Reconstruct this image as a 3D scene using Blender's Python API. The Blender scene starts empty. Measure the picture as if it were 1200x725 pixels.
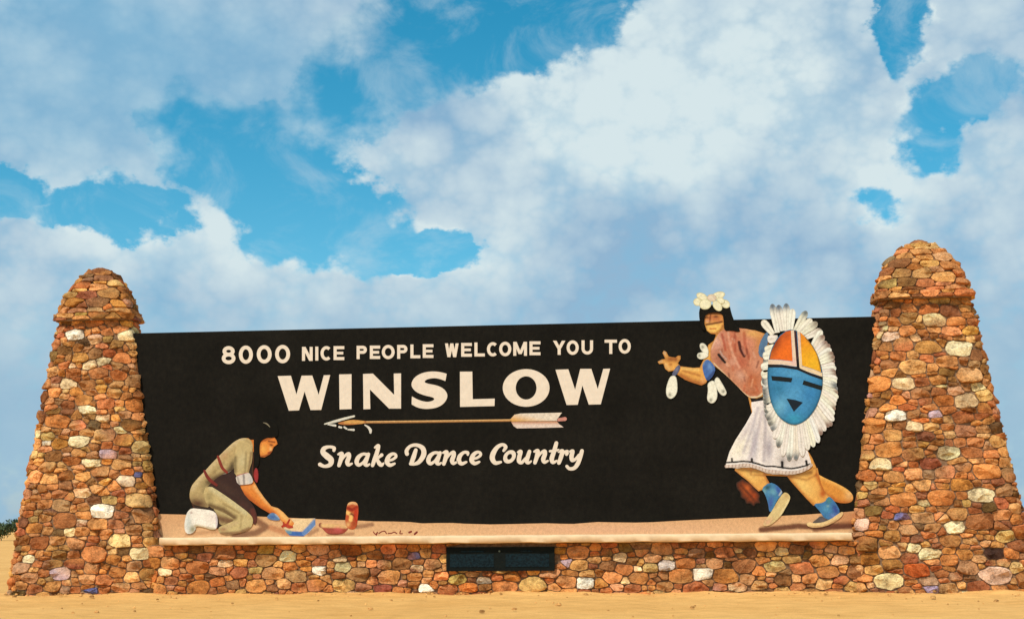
import bpy, math, random
import numpy as np
from mathutils import Vector, Matrix
from mathutils.geometry import delaunay_2d_cdt

scene = bpy.context.scene
random.seed(7)
rng = np.random.default_rng(11)
rad = math.radians

# ------------------------------------------------------------------ camera
# The sign stands along X, its face looks to -Y.  Scale: metres.
FOC, DIST = 1600.0, 26.67                # focal length in 1200-px units, distance to the sign
YAW, TILT, ROLL, EYE = rad(6.3), rad(8.9), 0.0083, 1.32
CAM = Vector((DIST * math.tan(YAW), -DIST, EYE))
c_f = Vector((-math.sin(YAW) * math.cos(TILT), math.cos(YAW) * math.cos(TILT), math.sin(TILT)))
c_r0 = Vector((math.cos(YAW), math.sin(YAW), 0))
c_u0 = c_r0.cross(c_f)
c_r = c_r0 * math.cos(ROLL) - c_u0 * math.sin(ROLL)
c_u = c_u0 * math.cos(ROLL) + c_r0 * math.sin(ROLL)
cam_data = bpy.data.cameras.new('camera')
cam = bpy.data.objects.new('camera', cam_data)
scene.collection.objects.link(cam)
cam.matrix_world = Matrix((
    (c_r.x, c_u.x, -c_f.x, CAM.x), (c_r.y, c_u.y, -c_f.y, CAM.y),
    (c_r.z, c_u.z, -c_f.z, CAM.z), (0, 0, 0, 1)))
cam_data.sensor_width = 36.0
cam_data.lens = 36.0 * FOC / 1200.0
cam_data.clip_end = 20000
scene.camera = cam

# ------------------------------------------------------------------ light
SUN_EL, SUN_AZ = rad(54), rad(-152)       # azimuth from +Y towards +X: in front of the sign, a little left
sun_dir = Vector((math.sin(SUN_AZ) * math.cos(SUN_EL), math.cos(SUN_AZ) * math.cos(SUN_EL), math.sin(SUN_EL)))
sd = bpy.data.lights.new('sun', 'SUN')
sd.energy = 4.0
sd.angle = rad(0.5)
sd.color = (1.0, 0.95, 0.86)
sun = bpy.data.objects.new('sun', sd)
sun.rotation_euler = (-sun_dir).to_track_quat('-Z', 'Y').to_euler()
scene.collection.objects.link(sun)

vs = scene.view_settings
vs.view_transform = 'Standard'
vs.look = 'None'
vs.exposure = 0.0
vs.gamma = 1.0
vs.use_curve_mapping = False


def lin(c):
    """sRGB 0-255 -> linear tuple"""
    out = []
    for v in c[:3]:
        v = v / 255.0
        out.append(v / 12.92 if v <= 0.04045 else ((v + 0.055) / 1.055) ** 2.4)
    return tuple(out)


# ------------------------------------------------------------------ sky (world)
world = bpy.data.worlds.new('World')
scene.world = world
world.use_nodes = True
wt = world.node_tree
wt.nodes.clear()


def wn(kind, **kw):
    n = wt.nodes.new(kind)
    for k, v in kw.items():
        setattr(n, k, v)
    return n


def wl(a, b):
    wt.links.new(a, b)


def wmath(op, a, b=None, c=None, clamp=False):
    n = wn('ShaderNodeMath', operation=op, use_clamp=clamp)
    for i, v in enumerate((a, b, c)):
        if v is None:
            continue
        if isinstance(v, (int, float)):
            n.inputs[i].default_value = v
        else:
            wl(v, n.inputs[i])
    return n.outputs[0]


def wmix(fac, a, b):
    n = wn('ShaderNodeMix', data_type='RGBA')
    for sock, v in ((n.inputs[0], fac), (n.inputs[6], a), (n.inputs[7], b)):
        if isinstance(v, (int, float)):
            sock.default_value = v
        elif isinstance(v, tuple):
            sock.default_value = (*v, 1)
        else:
            wl(v, sock)
    return n.outputs[2]


def wstep(v, lo, hi):
    n = wn('ShaderNodeMapRange', interpolation_type='SMOOTHSTEP')
    wl(v, n.inputs[0])
    n.inputs[1].default_value, n.inputs[2].default_value = lo, hi
    return n.outputs[0]


def build_sky():
    STR = 0.1
    tc = wn('ShaderNodeTexCoord')
    nrm = wn('ShaderNodeVectorMath', operation='NORMALIZE')
    wl(tc.outputs['Generated'], nrm.inputs[0])
    sep = wn('ShaderNodeSeparateXYZ')
    wl(nrm.outputs[0], sep.inputs[0])
    az = wmath('MULTIPLY', wmath('ARCTAN2', sep.outputs[0], sep.outputs[1]), 180 / math.pi)
    el = wmath('MULTIPLY', wmath('ARCSINE', sep.outputs[2]), 180 / math.pi)
    comb = wn('ShaderNodeCombineXYZ')
    wl(az, comb.inputs[0])
    wl(el, comb.inputs[1])

    def noise(scale, detail, rough=0.55, offs=(0, 0, 0), dist=0.0):
        m = wn('ShaderNodeMapping')
        m.inputs['Location'].default_value = offs
        m.inputs['Scale'].default_value = (scale, scale, scale * 1.35)
        wl(nrm.outputs[0], m.inputs[0])
        n = wn('ShaderNodeTexNoise')
        n.inputs['Scale'].default_value = 1.0
        n.inputs['Detail'].default_value = detail
        n.inputs['Roughness'].default_value = rough
        n.inputs['Distortion'].default_value = dist
        wl(m.outputs[0], n.inputs['Vector'])
        return n

    # billowing: the sky coordinates are stirred by fractal noise
    def stir(nz, amp, base):
        sub = wn('ShaderNodeVectorMath', operation='SUBTRACT')
        wl(nz.outputs['Color'], sub.inputs[0])
        sub.inputs[1].default_value = (0.5, 0.5, 0.5)
        sc = wn('ShaderNodeVectorMath', operation='MULTIPLY')
        wl(sub.outputs[0], sc.inputs[0])
        sc.inputs[1].default_value = (amp, amp * 0.8, 0)
        ad = wn('ShaderNodeVectorMath', operation='ADD')
        wl(base, ad.inputs[0])
        wl(sc.outputs[0], ad.inputs[1])
        return ad.outputs[0]
    co = stir(noise(8.0, 2, 0.5), 4.0, comb.outputs[0])
    co = stir(noise(30.0, 5, 0.6, (3.1, 1.7, 5.2)), 3.0, co)

    def puffs(scale, detail, offs):
        m = wn('ShaderNodeMapping')
        m.inputs['Location'].default_value = offs
        m.inputs['Scale'].default_value = (scale, scale, scale * 1.2)
        wl(nrm.outputs[0], m.inputs[0])
        v = wn('ShaderNodeTexVoronoi', feature='F1')
        v.inputs['Scale'].default_value = 1.0
        v.inputs['Detail'].default_value = detail
        v.inputs['Roughness'].default_value = 0.55
        wl(m.outputs[0], v.inputs['Vector'])
        return v.outputs['Distance']
    puff = puffs(26.0, 3.0, (1.3, 0.2, 4.0))

    def blob(a, e, rx, ry, rot=0.0, src=None):
        m = wn('ShaderNodeMapping', vector_type='TEXTURE')
        m.inputs['Location'].default_value = (a, e, 0)
        m.inputs['Rotation'].default_value = (0, 0, rad(rot))
        m.inputs['Scale'].default_value = (rx, ry, 1)
        wl(src if src is not None else co, m.inputs[0])
        g = wn('ShaderNodeTexGradient', gradient_type='SPHERICAL')
        wl(m.outputs[0], g.inputs[0])
        return g.outputs['Fac']

    # gaps of clear sky between the clouds (azimuth, elevation, half sizes in degrees)
    gaps = [(-7.2, 21.4, 9.0, 3.6, 20), (-12.3, 18.2, 4.4, 2.6, 28), (-15.6, 14.0, 7.4, 2.9, -24),
            (-19.2, 16.0, 3.4, 1.5, 0), (-22.6, 12.5, 3.6, 1.5, 4), (-27.2, 13.6, 3.0, 1.7, -8),
            (10.6, 20.4, 1.9, 3.4, 8), (13.0, 16.4, 3.8, 1.7, 16, 0.56), (11.4, 14.4, 1.9, 1.5, 0, 0.48), (9.3, 12.0, 1.1, 0.9, 0, 0.4),
            (-9.9, 11.6, 2.6, 1.2, 10)]
    h = None
    for g in gaps:
        v = blob(*g[:5])
        if len(g) > 5:
            v = wmath('MULTIPLY', v, g[5])
        h = v if h is None else wmath('SMOOTH_MAX', h, v, 0.12)
    # elsewhere round the sky the same kind of broken cloud goes on
    near = wstep(blob(-6.3, 11.0, 44, 30, 0, comb.outputs[0]), 0.0, 0.35)
    far = wstep(noise(3.2, 8, 0.6, (8.0, 2.0, 4.0)).outputs['Fac'], 0.42, 0.66)
    h = wmath('MAXIMUM', h, wmath('MULTIPLY', far, wmath('SUBTRACT', 1.0, near)))
    fine = noise(60.0, 8, 0.65, (1.0, 7.0, 2.0)).outputs['Fac']
    hh = wmath('ADD', h, wmath('MULTIPLY', wmath('SUBTRACT', fine, 0.5), 0.30))
    hh = wmath('ADD', hh, wmath('MULTIPLY', wmath('SUBTRACT', puff, 0.60), 0.34))
    # wispy edges high on the left, crisp cumulus edges elsewhere
    wid = wmath('ADD', 0.075, wmath('MULTIPLY', wstep(blob(-18.0, 18.2, 13, 4.6, 8, comb.outputs[0]), 0.0, 0.5), 0.34))
    wid = wmath('ADD', wid, wmath('MULTIPLY', noise(12.0, 3, 0.5, (6.0, 1.0, 0.0)).outputs['Fac'], 0.10))
    mr = wn('ShaderNodeMapRange', interpolation_type='SMOOTHSTEP')
    wl(hh, mr.inputs[0])
    wl(wmath('SUBTRACT', 0.28, wid), mr.inputs[1])
    wl(wmath('ADD', 0.28, wid), mr.inputs[2])
    clear = wmath('MULTIPLY', mr.outputs[0], wstep(h, 0.02, 0.16))
    wisp = wstep(noise(15.0, 6, 0.62, (2.0, 9.0, 3.0), 0.6).outputs['Fac'], 0.44, 0.72)
    clear = wmath('MULTIPLY', clear, wmath('SUBTRACT', 1.0, wmath('MULTIPLY', wisp, 0.38)))

    # clear-sky colour
    sky = wn('ShaderNodeTexSky', sky_type='NISHITA')
    sky.sun_disc = False
    sky.sun_elevation = SUN_EL
    sky.sun_rotation = SUN_AZ
    sky.air_density = 1.0
    sky.dust_density = 0.4
    sky.ozone_density = 3.0
    hs = wn('ShaderNodeHueSaturation')
    hs.inputs['Hue'].default_value = 0.470
    hs.inputs['Saturation'].default_value = 1.42
    hs.inputs['Value'].default_value = 1.30
    wl(sky.outputs[0], hs.inputs['Color'])

    def em(c):
        return tuple(v / STR for v in lin(c))
    # cloud colour: bright billows, blue-grey undersides
    soft = noise(7.0, 7, 0.55, (5.0, 0.0, 1.0)).outputs['Fac']
    mid = noise(24.0, 7, 0.6, (2.0, 3.0, 9.0)).outputs['Fac']
    s = wmath('ADD', wmath('MULTIPLY', soft, 1.1), wmath('MULTIPLY', mid, 0.40))
    s = wmath('ADD', s, wmath('MULTIPLY', wmath('SUBTRACT', puff, 0.6), 0.42))
    s = wmath('ADD', s, wmath('MULTIPLY', wmath('SUBTRACT', puffs(11.0, 1.0, (7.3, 2.2, 1.0)), 0.5), 0.55))
    s = wmath('SUBTRACT', s, 0.34)
    co2 = stir(noise(9.0, 4, 0.55), 5.0, comb.outputs[0])
    for (a, e, rx, ry, rot, w) in [(0.5, 12.3, 10, 3.2, 0, 0.55), (8.0, 10.0, 8, 2.5, 10, 0.35), (-4.5, 9.8, 7, 2, 0, 0.3),
                                   (1.8, 17.3, 12, 7.0, 0, -0.95), (-18.5, 11.2, 9, 3.0, -14, -0.75), (-7.6, 10.8, 6, 2.6, 8, -0.6), (10.5, 13.0, 5, 3.4, 30, -0.5), (-12.5, 14.8, 5, 2.5, -30, -0.5),
                                   (-4.5, 15.5, 5, 4, 0, -0.3), (-25, 19.8, 4, 2, 0, 0.3)]:
        s = wmath('ADD', s, wmath('MULTIPLY', blob(a, e, rx, ry, rot, co2), w))
    # sunlit billows where the clouds stand up against clear sky
    s = wmath('SUBTRACT', s, wmath('MULTIPLY', wstep(h, 0.0, 0.22), 0.50))
    s = wmath('MINIMUM', wmath('MAXIMUM', s, 0.0), 1.0)
    cloud = wmix(s, em((214, 230, 234)), em((146, 181, 209)))
    # thin veil high on the left lets some blue through
    veil = wmath('MULTIPLY', wstep(blob(-23.5, 18.0, 14, 6.5, 0, co2), 0.0, 0.6), wmath('ADD', wmath('MULTIPLY', soft, 0.66), 0.0))
    cloud = wmix(wmath('MAXIMUM', veil, 0.0), cloud, em((118, 184, 216)))
    low = wstep(el, 11.5, 3.0)
    cloud = wmix(wmath('MULTIPLY', low, 0.8), cloud, em((150, 187, 210)))
    col = wmix(clear, cloud, hs.outputs[0])
    bg = wn('ShaderNodeBackground')
    bg.inputs[1].default_value = STR
    wl(col, bg.inputs[0])
    out = wn('ShaderNodeOutputWorld')
    wl(bg.outputs[0], out.inputs[0])


build_sky()
try:
    world.cycles.sampling_method = 'MANUAL'
    world.cycles.sample_map_resolution = 256
except AttributeError:
    pass

# ------------------------------------------------------------------ general helpers
COL = scene.collection


def link(o, parent=None):
    COL.objects.link(o)
    if parent is not None:
        o.parent = parent
    return o


def mesh_obj(name, verts, faces, mat, parent=None, smooth=False, colors=None):
    me = bpy.data.meshes.new(name)
    me.from_pydata([tuple(map(float, v)) for v in verts], [], [tuple(map(int, f)) for f in faces])
    if smooth:
        me.polygons.foreach_set('use_smooth', [True] * len(me.polygons))
    if colors is not None:
        at = me.color_attributes.new('paint', 'FLOAT_COLOR', 'POINT')
        c = np.ones((len(verts), 4), dtype=np.float32)
        c[:, :3] = colors
        at.data.foreach_set('color', c.ravel())
    me.materials.append(mat)
    me.update()
    return link(bpy.data.objects.new(name, me), parent)


def tag(o, label=None, cat=None, group=None, kind=None):
    if label:
        o['label'] = label
    if cat:
        o['category'] = cat
    if group:
        o['group'] = group
    if kind:
        o['kind'] = kind
    return o


def new_mat(name, rough=0.8, spec=0.3):
    m = bpy.data.materials.new(name)
    m.use_nodes = True
    nt = m.node_tree
    b = nt.nodes['Principled BSDF']
    b.inputs['Roughness'].default_value = rough
    b.inputs['Specular IOR Level'].default_value = spec
    return m, nt, b


def nd(nt, kind, **kw):
    n = nt.nodes.new(kind)
    for k, v in kw.items():
        setattr(n, k, v)
    return n


def tex_noise(nt, scale, detail=5, rough=0.6, coord='Object', stretch=(1, 1, 1)):
    tc = nd(nt, 'ShaderNodeNewGeometry')          # world position: no two pieces share their grain
    coord = 'Position'
    mp = nd(nt, 'ShaderNodeMapping')
    mp.inputs['Scale'].default_value = stretch
    n = nd(nt, 'ShaderNodeTexNoise')
    n.inputs['Scale'].default_value = scale
    n.inputs['Detail'].default_value = detail
    n.inputs['Roughness'].default_value = rough
    nt.links.new(tc.outputs[coord], mp.inputs[0])
    nt.links.new(mp.outputs[0], n.inputs['Vector'])
    return n.outputs['Fac']


def ramp(nt, fac, stops):
    r = nd(nt, 'ShaderNodeValToRGB')
    el = r.color_ramp.elements
    while len(el) < len(stops):
        el.new(0.5)
    for e, (p, c) in zip(el, stops):
        e.position = p
        e.color = (*c, 1)
    nt.links.new(fac, r.inputs[0])
    return r.outputs[0]


def mixc(nt, fac, a, b, mode='MIX'):
    n = nd(nt, 'ShaderNodeMix', data_type='RGBA', blend_type=mode)
    for sock, v in ((n.inputs[0], fac), (n.inputs[6], a), (n.inputs[7], b)):
        if isinstance(v, (int, float)):
            sock.default_value = v
        elif isinstance(v, tuple):
            sock.default_value = (*v, 1)
        else:
            nt.links.new(v, sock)
    return n.outputs[2]


def bump(nt, b, height, strength, dist):
    n = nd(nt, 'ShaderNodeBump')
    n.inputs['Strength'].default_value = strength
    n.inputs['Distance'].default_value = dist
    nt.links.new(height, n.inputs['Height'])
    nt.links.new(n.outputs[0], b.inputs['Normal'])


# ------------------------------------------------------------------ materials
def mat_stone():
    m, nt, b = new_mat('rubble_stone', 0.92, 0.15)
    at = nd(nt, 'ShaderNodeAttribute', attribute_name='paint')
    n1 = tex_noise(nt, 5.5, 9, 0.76)
    n2 = tex_noise(nt, 38.0, 6, 0.7)
    v1 = ramp(nt, n1, [(0.33, (0.38, 0.31, 0.27)), (0.45, (0.98, 0.94, 0.90)), (0.55, (1.38, 1.35, 1.30)), (0.72, (1.90, 1.88, 1.78))])
    v2 = ramp(nt, n2, [(0.28, (0.66, 0.62, 0.58)), (0.5, (1.10, 1.09, 1.07)), (0.8, (1.3, 1.3, 1.27))])
    c = mixc(nt, 1.0, at.outputs['Color'], v1, 'MULTIPLY')
    c = mixc(nt, 1.0, c, v2, 'MULTIPLY')
    n0 = tex_noise(nt, 1.3, 5, 0.6)
    c = mixc(nt, 1.0, c, ramp(nt, n0, [(0.32, (0.80, 0.72, 0.66)), (0.50, (1.12, 1.12, 1.10)), (0.72, (1.28, 1.28, 1.22))]), 'MULTIPLY')
    nt.links.new(c, b.inputs['Base Color'])
    add = nd(nt, 'ShaderNodeMath', operation='MULTIPLY_ADD')
    nt.links.new(n2, add.inputs[0])
    add.inputs[1].default_value = 0.45
    nt.links.new(n1, add.inputs[2])
    bump(nt, b, add.outputs[0], 1.0, 0.11)
    return m


def mat_mortar():
    m, nt, b = new_mat('earthy_mortar', 0.95, 0.1)
    n = tex_noise(nt, 14.0, 6, 0.7)
    nt.links.new(ramp(nt, n, [(0.3, (0.15, 0.088, 0.048)), (0.7, (0.36, 0.22, 0.125))]), b.inputs['Base Color'])
    bump(nt, b, n, 0.8, 0.03)
    return m


def mat_sand():
    m, nt, b = new_mat('desert_sand', 0.95, 0.1)
    big = tex_noise(nt, 0.35, 6, 0.6)
    mid = tex_noise(nt, 3.0, 7, 0.7, stretch=(0.6, 1, 1))
    fin = tex_noise(nt, 45.0, 5, 0.75)
    c = ramp(nt, big, [(0.3, (0.68, 0.355, 0.105)), (0.7, (0.80, 0.45, 0.15))])
    c = mixc(nt, 1.0, c, ramp(nt, mid, [(0.3, (0.80, 0.77, 0.73)), (0.6, (1.04, 1.03, 1.0))]), 'MULTIPLY')
    c = mixc(nt, 1.0, c, ramp(nt, fin, [(0.25, (0.62, 0.57, 0.5)), (0.5, (1, 1, 1)), (0.8, (1.16, 1.16, 1.14))]), 'MULTIPLY')
    nt.links.new(c, b.inputs['Base Color'])
    add = nd(nt, 'ShaderNodeMath', operation='MULTIPLY_ADD')
    nt.links.new(fin, add.inputs[0])
    add.inputs[1].default_value = 0.35
    nt.links.new(mid, add.inputs[2])
    bump(nt, b, add.outputs[0], 0.55, 0.05)
    return m


def mat_board():
    m, nt, b = new_mat('weathered_black_paint', 0.85, 0.08)
    n1 = tex_noise(nt, 0.9, 6, 0.6)
    n2 = tex_noise(nt, 11.0, 9, 0.75, stretch=(1.0, 1, 0.8))
    n3 = tex_noise(nt, 55.0, 3, 0.6)
    c = ramp(nt, n1, [(0.3, (0.0062, 0.0056, 0.0042)), (0.7, (0.0115, 0.0102, 0.0078))])
    c = mixc(nt, 1.0, c, ramp(nt, n2, [(0.3, (0.55, 0.55, 0.55)), (0.75, (1.7, 1.65, 1.55))]), 'MULTIPLY')
    c = mixc(nt, ramp(nt, n3, [(0.66, (0, 0, 0)), (0.74, (0.5, 0.5, 0.5))]), c, (0.075, 0.072, 0.062))
    nt.links.new(c, b.inputs['Base Color'])
    nt.links.new(ramp(nt, n2, [(0.3, (0.8, 0.8, 0.8)), (0.7, (0.95, 0.95, 0.95))]), b.inputs['Roughness'])
    bump(nt, b, n2, 0.12, 0.01)
    return m


def mat_paint():
    m, nt, b = new_mat('sign_painters_enamel', 0.6, 0.2)
    at = nd(nt, 'ShaderNodeAttribute', attribute_name='paint')
    n = tex_noise(nt, 16.0, 6, 0.7)
    n2 = tex_noise(nt, 70.0, 3, 0.6)
    c = mixc(nt, 1.0, at.outputs['Color'], ramp(nt, n, [(0.28, (0.84, 0.83, 0.82)), (0.6, (1.08, 1.08, 1.08))]), 'MULTIPLY')
    c = mixc(nt, 1.0, c, ramp(nt, n2, [(0.25, (0.80, 0.79, 0.77)), (0.55, (1.12, 1.12, 1.12))]), 'MULTIPLY')
    nt.links.new(c, b.inputs['Base Color'])
    return m


def mat_plain(name, c, rough=0.7, spec=0.25, var=0.25, scale=12.0, bmp=0.2):
    m, nt, b = new_mat(name, rough, spec)
    n = tex_noise(nt, scale, 6, 0.65)
    nt.links.new(ramp(nt, n, [(0.3, tuple(v * (1 - var) for v in c)), (0.7, tuple(v * (1 + var * 0.5) for v in c))]), b.inputs['Base Color'])
    bump(nt, b, n, bmp, 0.02)
    return m


M_STONE, M_MORTAR, M_SAND, M_BOARD, M_PAINT = mat_stone(), mat_mortar(), mat_sand(), mat_board(), mat_paint()
M_LETTER = mat_plain('aged_white_letter_paint', (0.74, 0.63, 0.50), 0.6, 0.2, 0.10, 9.0, 0.05)
M_LEDGE = mat_plain('cream_painted_concrete', (0.74, 0.53, 0.31), 0.85, 0.15, 0.16, 5.0, 0.3)
M_BRONZE = mat_plain('dark_plaque_metal', (0.0045, 0.0075, 0.0062), 0.7, 0.12, 0.4, 14.0, 0.3)
M_ENAMEL = mat_plain('blue_plaque_enamel', (0.005, 0.017, 0.023), 0.7, 0.12, 0.9, 30.0, 0.6)
M_WOOD = mat_plain('grey_post_timber', (0.16, 0.12, 0.08), 0.85, 0.15, 0.3, 8.0, 0.3)
M_LEAF = mat_plain('dusty_brush_leaf', (0.07, 0.10, 0.045), 0.8, 0.2, 0.4, 3.0, 0.0)
M_BARK = mat_plain('brush_bark', (0.12, 0.09, 0.06), 0.9, 0.1, 0.3, 6.0, 0.3)


# ------------------------------------------------------------------ drawing coordinates
# The sign face was measured on a drawing 1200 units wide; this turns a drawing point into
# metres on the vertical plane y = y0 (x along the sign, z up).
def plan(px, py, y0=0.0):
    d = c_f * FOC + c_r * (px - 600.0) - c_u * (py - 362.5)
    k = (y0 - CAM.y) / d.y
    p = CAM + d * k
    return p.x, p.z


# ------------------------------------------------------------------ ground
def fbm1(x, seed=0.0):
    return (math.sin(x * 1.7 + seed) + 0.6 * math.sin(x * 3.9 + 1.3 + seed * 2) + 0.35 * math.sin(x * 9.1 + 2.1 + seed) + 0.2 * math.sin(x * 21.0 + seed * 3))


def build_ground():
    xs = np.concatenate([[-6000, -2500, -1000, -400, -180, -90, -50, -30, -20], np.arange(-14, 14.01, 0.12), [20, 30, 50, 90, 180, 400, 1000, 2500, 6000]])
    ys = np.concatenate([[-600, -200, -80, -40, -26, -18, -12, -8, -5, -3.5], np.arange(-2.6, -0.2, 0.08), [0.2, 1, 2, 4, 8, 15, 30, 60, 110, 180, 300, 600, 1500, 4000, 9000]])
    V, F = [], []
    for y in ys:
        for x in xs:
            z = 0.0
            if abs(x) < 15 and y > -9:
                w = math.exp(-((y + 0.35) / 0.55) ** 2)
                z = 0.018 * fbm1(x * 0.9, 0.4) * w + 0.012 * fbm1(x * 1.3 + y * 2.1, 2.0) + 0.02 * w
            if y > 40:
                z += 0.0
            V.append((x, y, z))
    nx = len(xs)
    for j in range(len(ys) - 1):
        for i in range(nx - 1):
            a = j * nx + i
            F.append((a, a + 1, a + nx + 1, a + nx))
    o = mesh_obj('ground', V, F, M_SAND, smooth=True)
    tag(o, 'flat yellow desert sand in front of the sign', None, None, 'structure')


build_ground()


def build_pebbles():
    r = np.random.default_rng(3)
    V, F, K, b = [], [], [], 0
    for _ in range(300):
        x = r.uniform(-12, 12)
        y = -0.45 - abs(r.normal(0, 0.55)) if r.uniform() < 0.6 else r.uniform(-7, -0.5)
        s_ = min(0.05, 0.010 + r.exponential(0.009))
        c = np.array(lin((226, 170, 104))) * r.uniform(0.6, 1.1)
        n = 6
        for (sc, dz) in ((1.0, -0.2), (0.95, 0.35), (0.5, 0.75)):
            for q in range(n):
                a = 2 * math.pi * q / n
                V.append((x + s_ * sc * math.cos(a) * r.uniform(.8, 1.2), y + s_ * sc * math.sin(a) * r.uniform(.8, 1.2), 0.012 + s_ * dz + 0.02 * math.exp(-((y + 0.35) / 0.55) ** 2)))
                K.append(c)
        for k in range(2):
            for q in range(n):
                F.append((b + k * n + q, b + k * n + (q + 1) % n, b + (k + 1) * n + (q + 1) % n, b + (k + 1) * n + q))
        F.append(tuple(b + 2 * n + q for q in range(n)))
        b += 3 * n
    o = mesh_obj('pebbles', V, F, M_STONE, None, True, np.array(K))
    tag(o, 'loose pebbles scattered on the sand along the wall', 'pebbles', None, 'stuff')


build_pebbles()

# ------------------------------------------------------------------ rubble masonry
PAL = [((212, 150, 92), 4.5), ((222, 172, 114), 3.8), ((198, 124, 72), 3.4), ((172, 102, 62), 2.2), ((136, 92, 62), 2.4),
       ((88, 66, 50), 1.5), ((230, 194, 138), 2.0), ((238, 220, 172), 0.55), ((214, 178, 152), 0.6), ((160, 142, 150), 0.08), ((182, 140, 106), 1.6)]
PALW = np.array([w for _, w in PAL])


def stone_colour(r, red=0.0):
    w = PALW.copy()
    w[2] *= 1 + red
    w[3] *= 1 + red
    w[1] *= 1 - 0.4 * red
    c = np.array(PAL[r.choice(len(PAL), p=w / w.sum())][0], float)
    c = c * 0.60 + np.array((204, 140, 82)) * 0.40 if c.mean() < 205 else c
    c *= r.uniform(0.82, 1.1)
    c += r.normal(0, 5, 3)
    return np.array(lin(np.clip(c, 20, 250)))


def scatter_sites(width, v0, v1, k, periodic, seeds, r, classes):
    """variable-size dart throwing; returns arrays u (0..1), v, radius, colour override"""
    U, V, Rr, C = [], [], [], []
    for (u, v, s, c) in seeds:
        U.append(u); V.append(v); Rr.append(s); C.append(c)
    for size, spread, tries in classes:
        for _ in range(tries):
            v = r.uniform(v0, v1)
            if r.uniform() > width(v) / width(v0) + 0.02:
                continue
            u = r.uniform()
            s = size * r.uniform(1 - spread, 1 + spread)
            if U:
                du = np.array(U) - u
                if periodic:
                    du -= np.round(du)
                d = np.hypot(du * width(v), (np.array(V) - v) * k)
                if np.any(d < 0.92 * (np.array(Rr) + s)):
                    continue
            U.append(u); V.append(v); Rr.append(s); C.append(None)
    return np.array(U), np.array(V), np.array(Rr), C


def clip(poly, n, c):
    """keep points with dot(p, n) <= c"""
    out = []
    m = len(poly)
    for i in range(m):
        a, b = poly[i], poly[(i + 1) % m]
        da, db = a[0] * n[0] + a[1] * n[1] - c, b[0] * n[0] + b[1] * n[1] - c
        if da <= 0:
            out.append(a)
        if (da < 0) != (db < 0) and da != db:
            t = da / (da - db)
            out.append((a[0] + (b[0] - a[0]) * t, a[1] + (b[1] - a[1]) * t))
    return out


def chaikin(p, n=1, q=0.25):
    for _ in range(n):
        o = []
        for i in range(len(p)):
            a, b = p[i], p[(i + 1) % len(p)]
            o.append((a[0] + (b[0] - a[0]) * q, a[1] + (b[1] - a[1]) * q))
            o.append((b[0] + (a[0] - b[0]) * q, b[1] + (a[1] - b[1]) * q))
        p = o
    return p


def resample(p, n):
    P = np.array(p + [p[0]])
    L = np.concatenate([[0], np.cumsum(np.hypot(*np.diff(P, axis=0).T))])
    t = np.linspace(0, L[-1], n, endpoint=False)
    return np.stack([np.interp(t, L, P[:, 0]), np.interp(t, L, P[:, 1])], 1)


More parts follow.
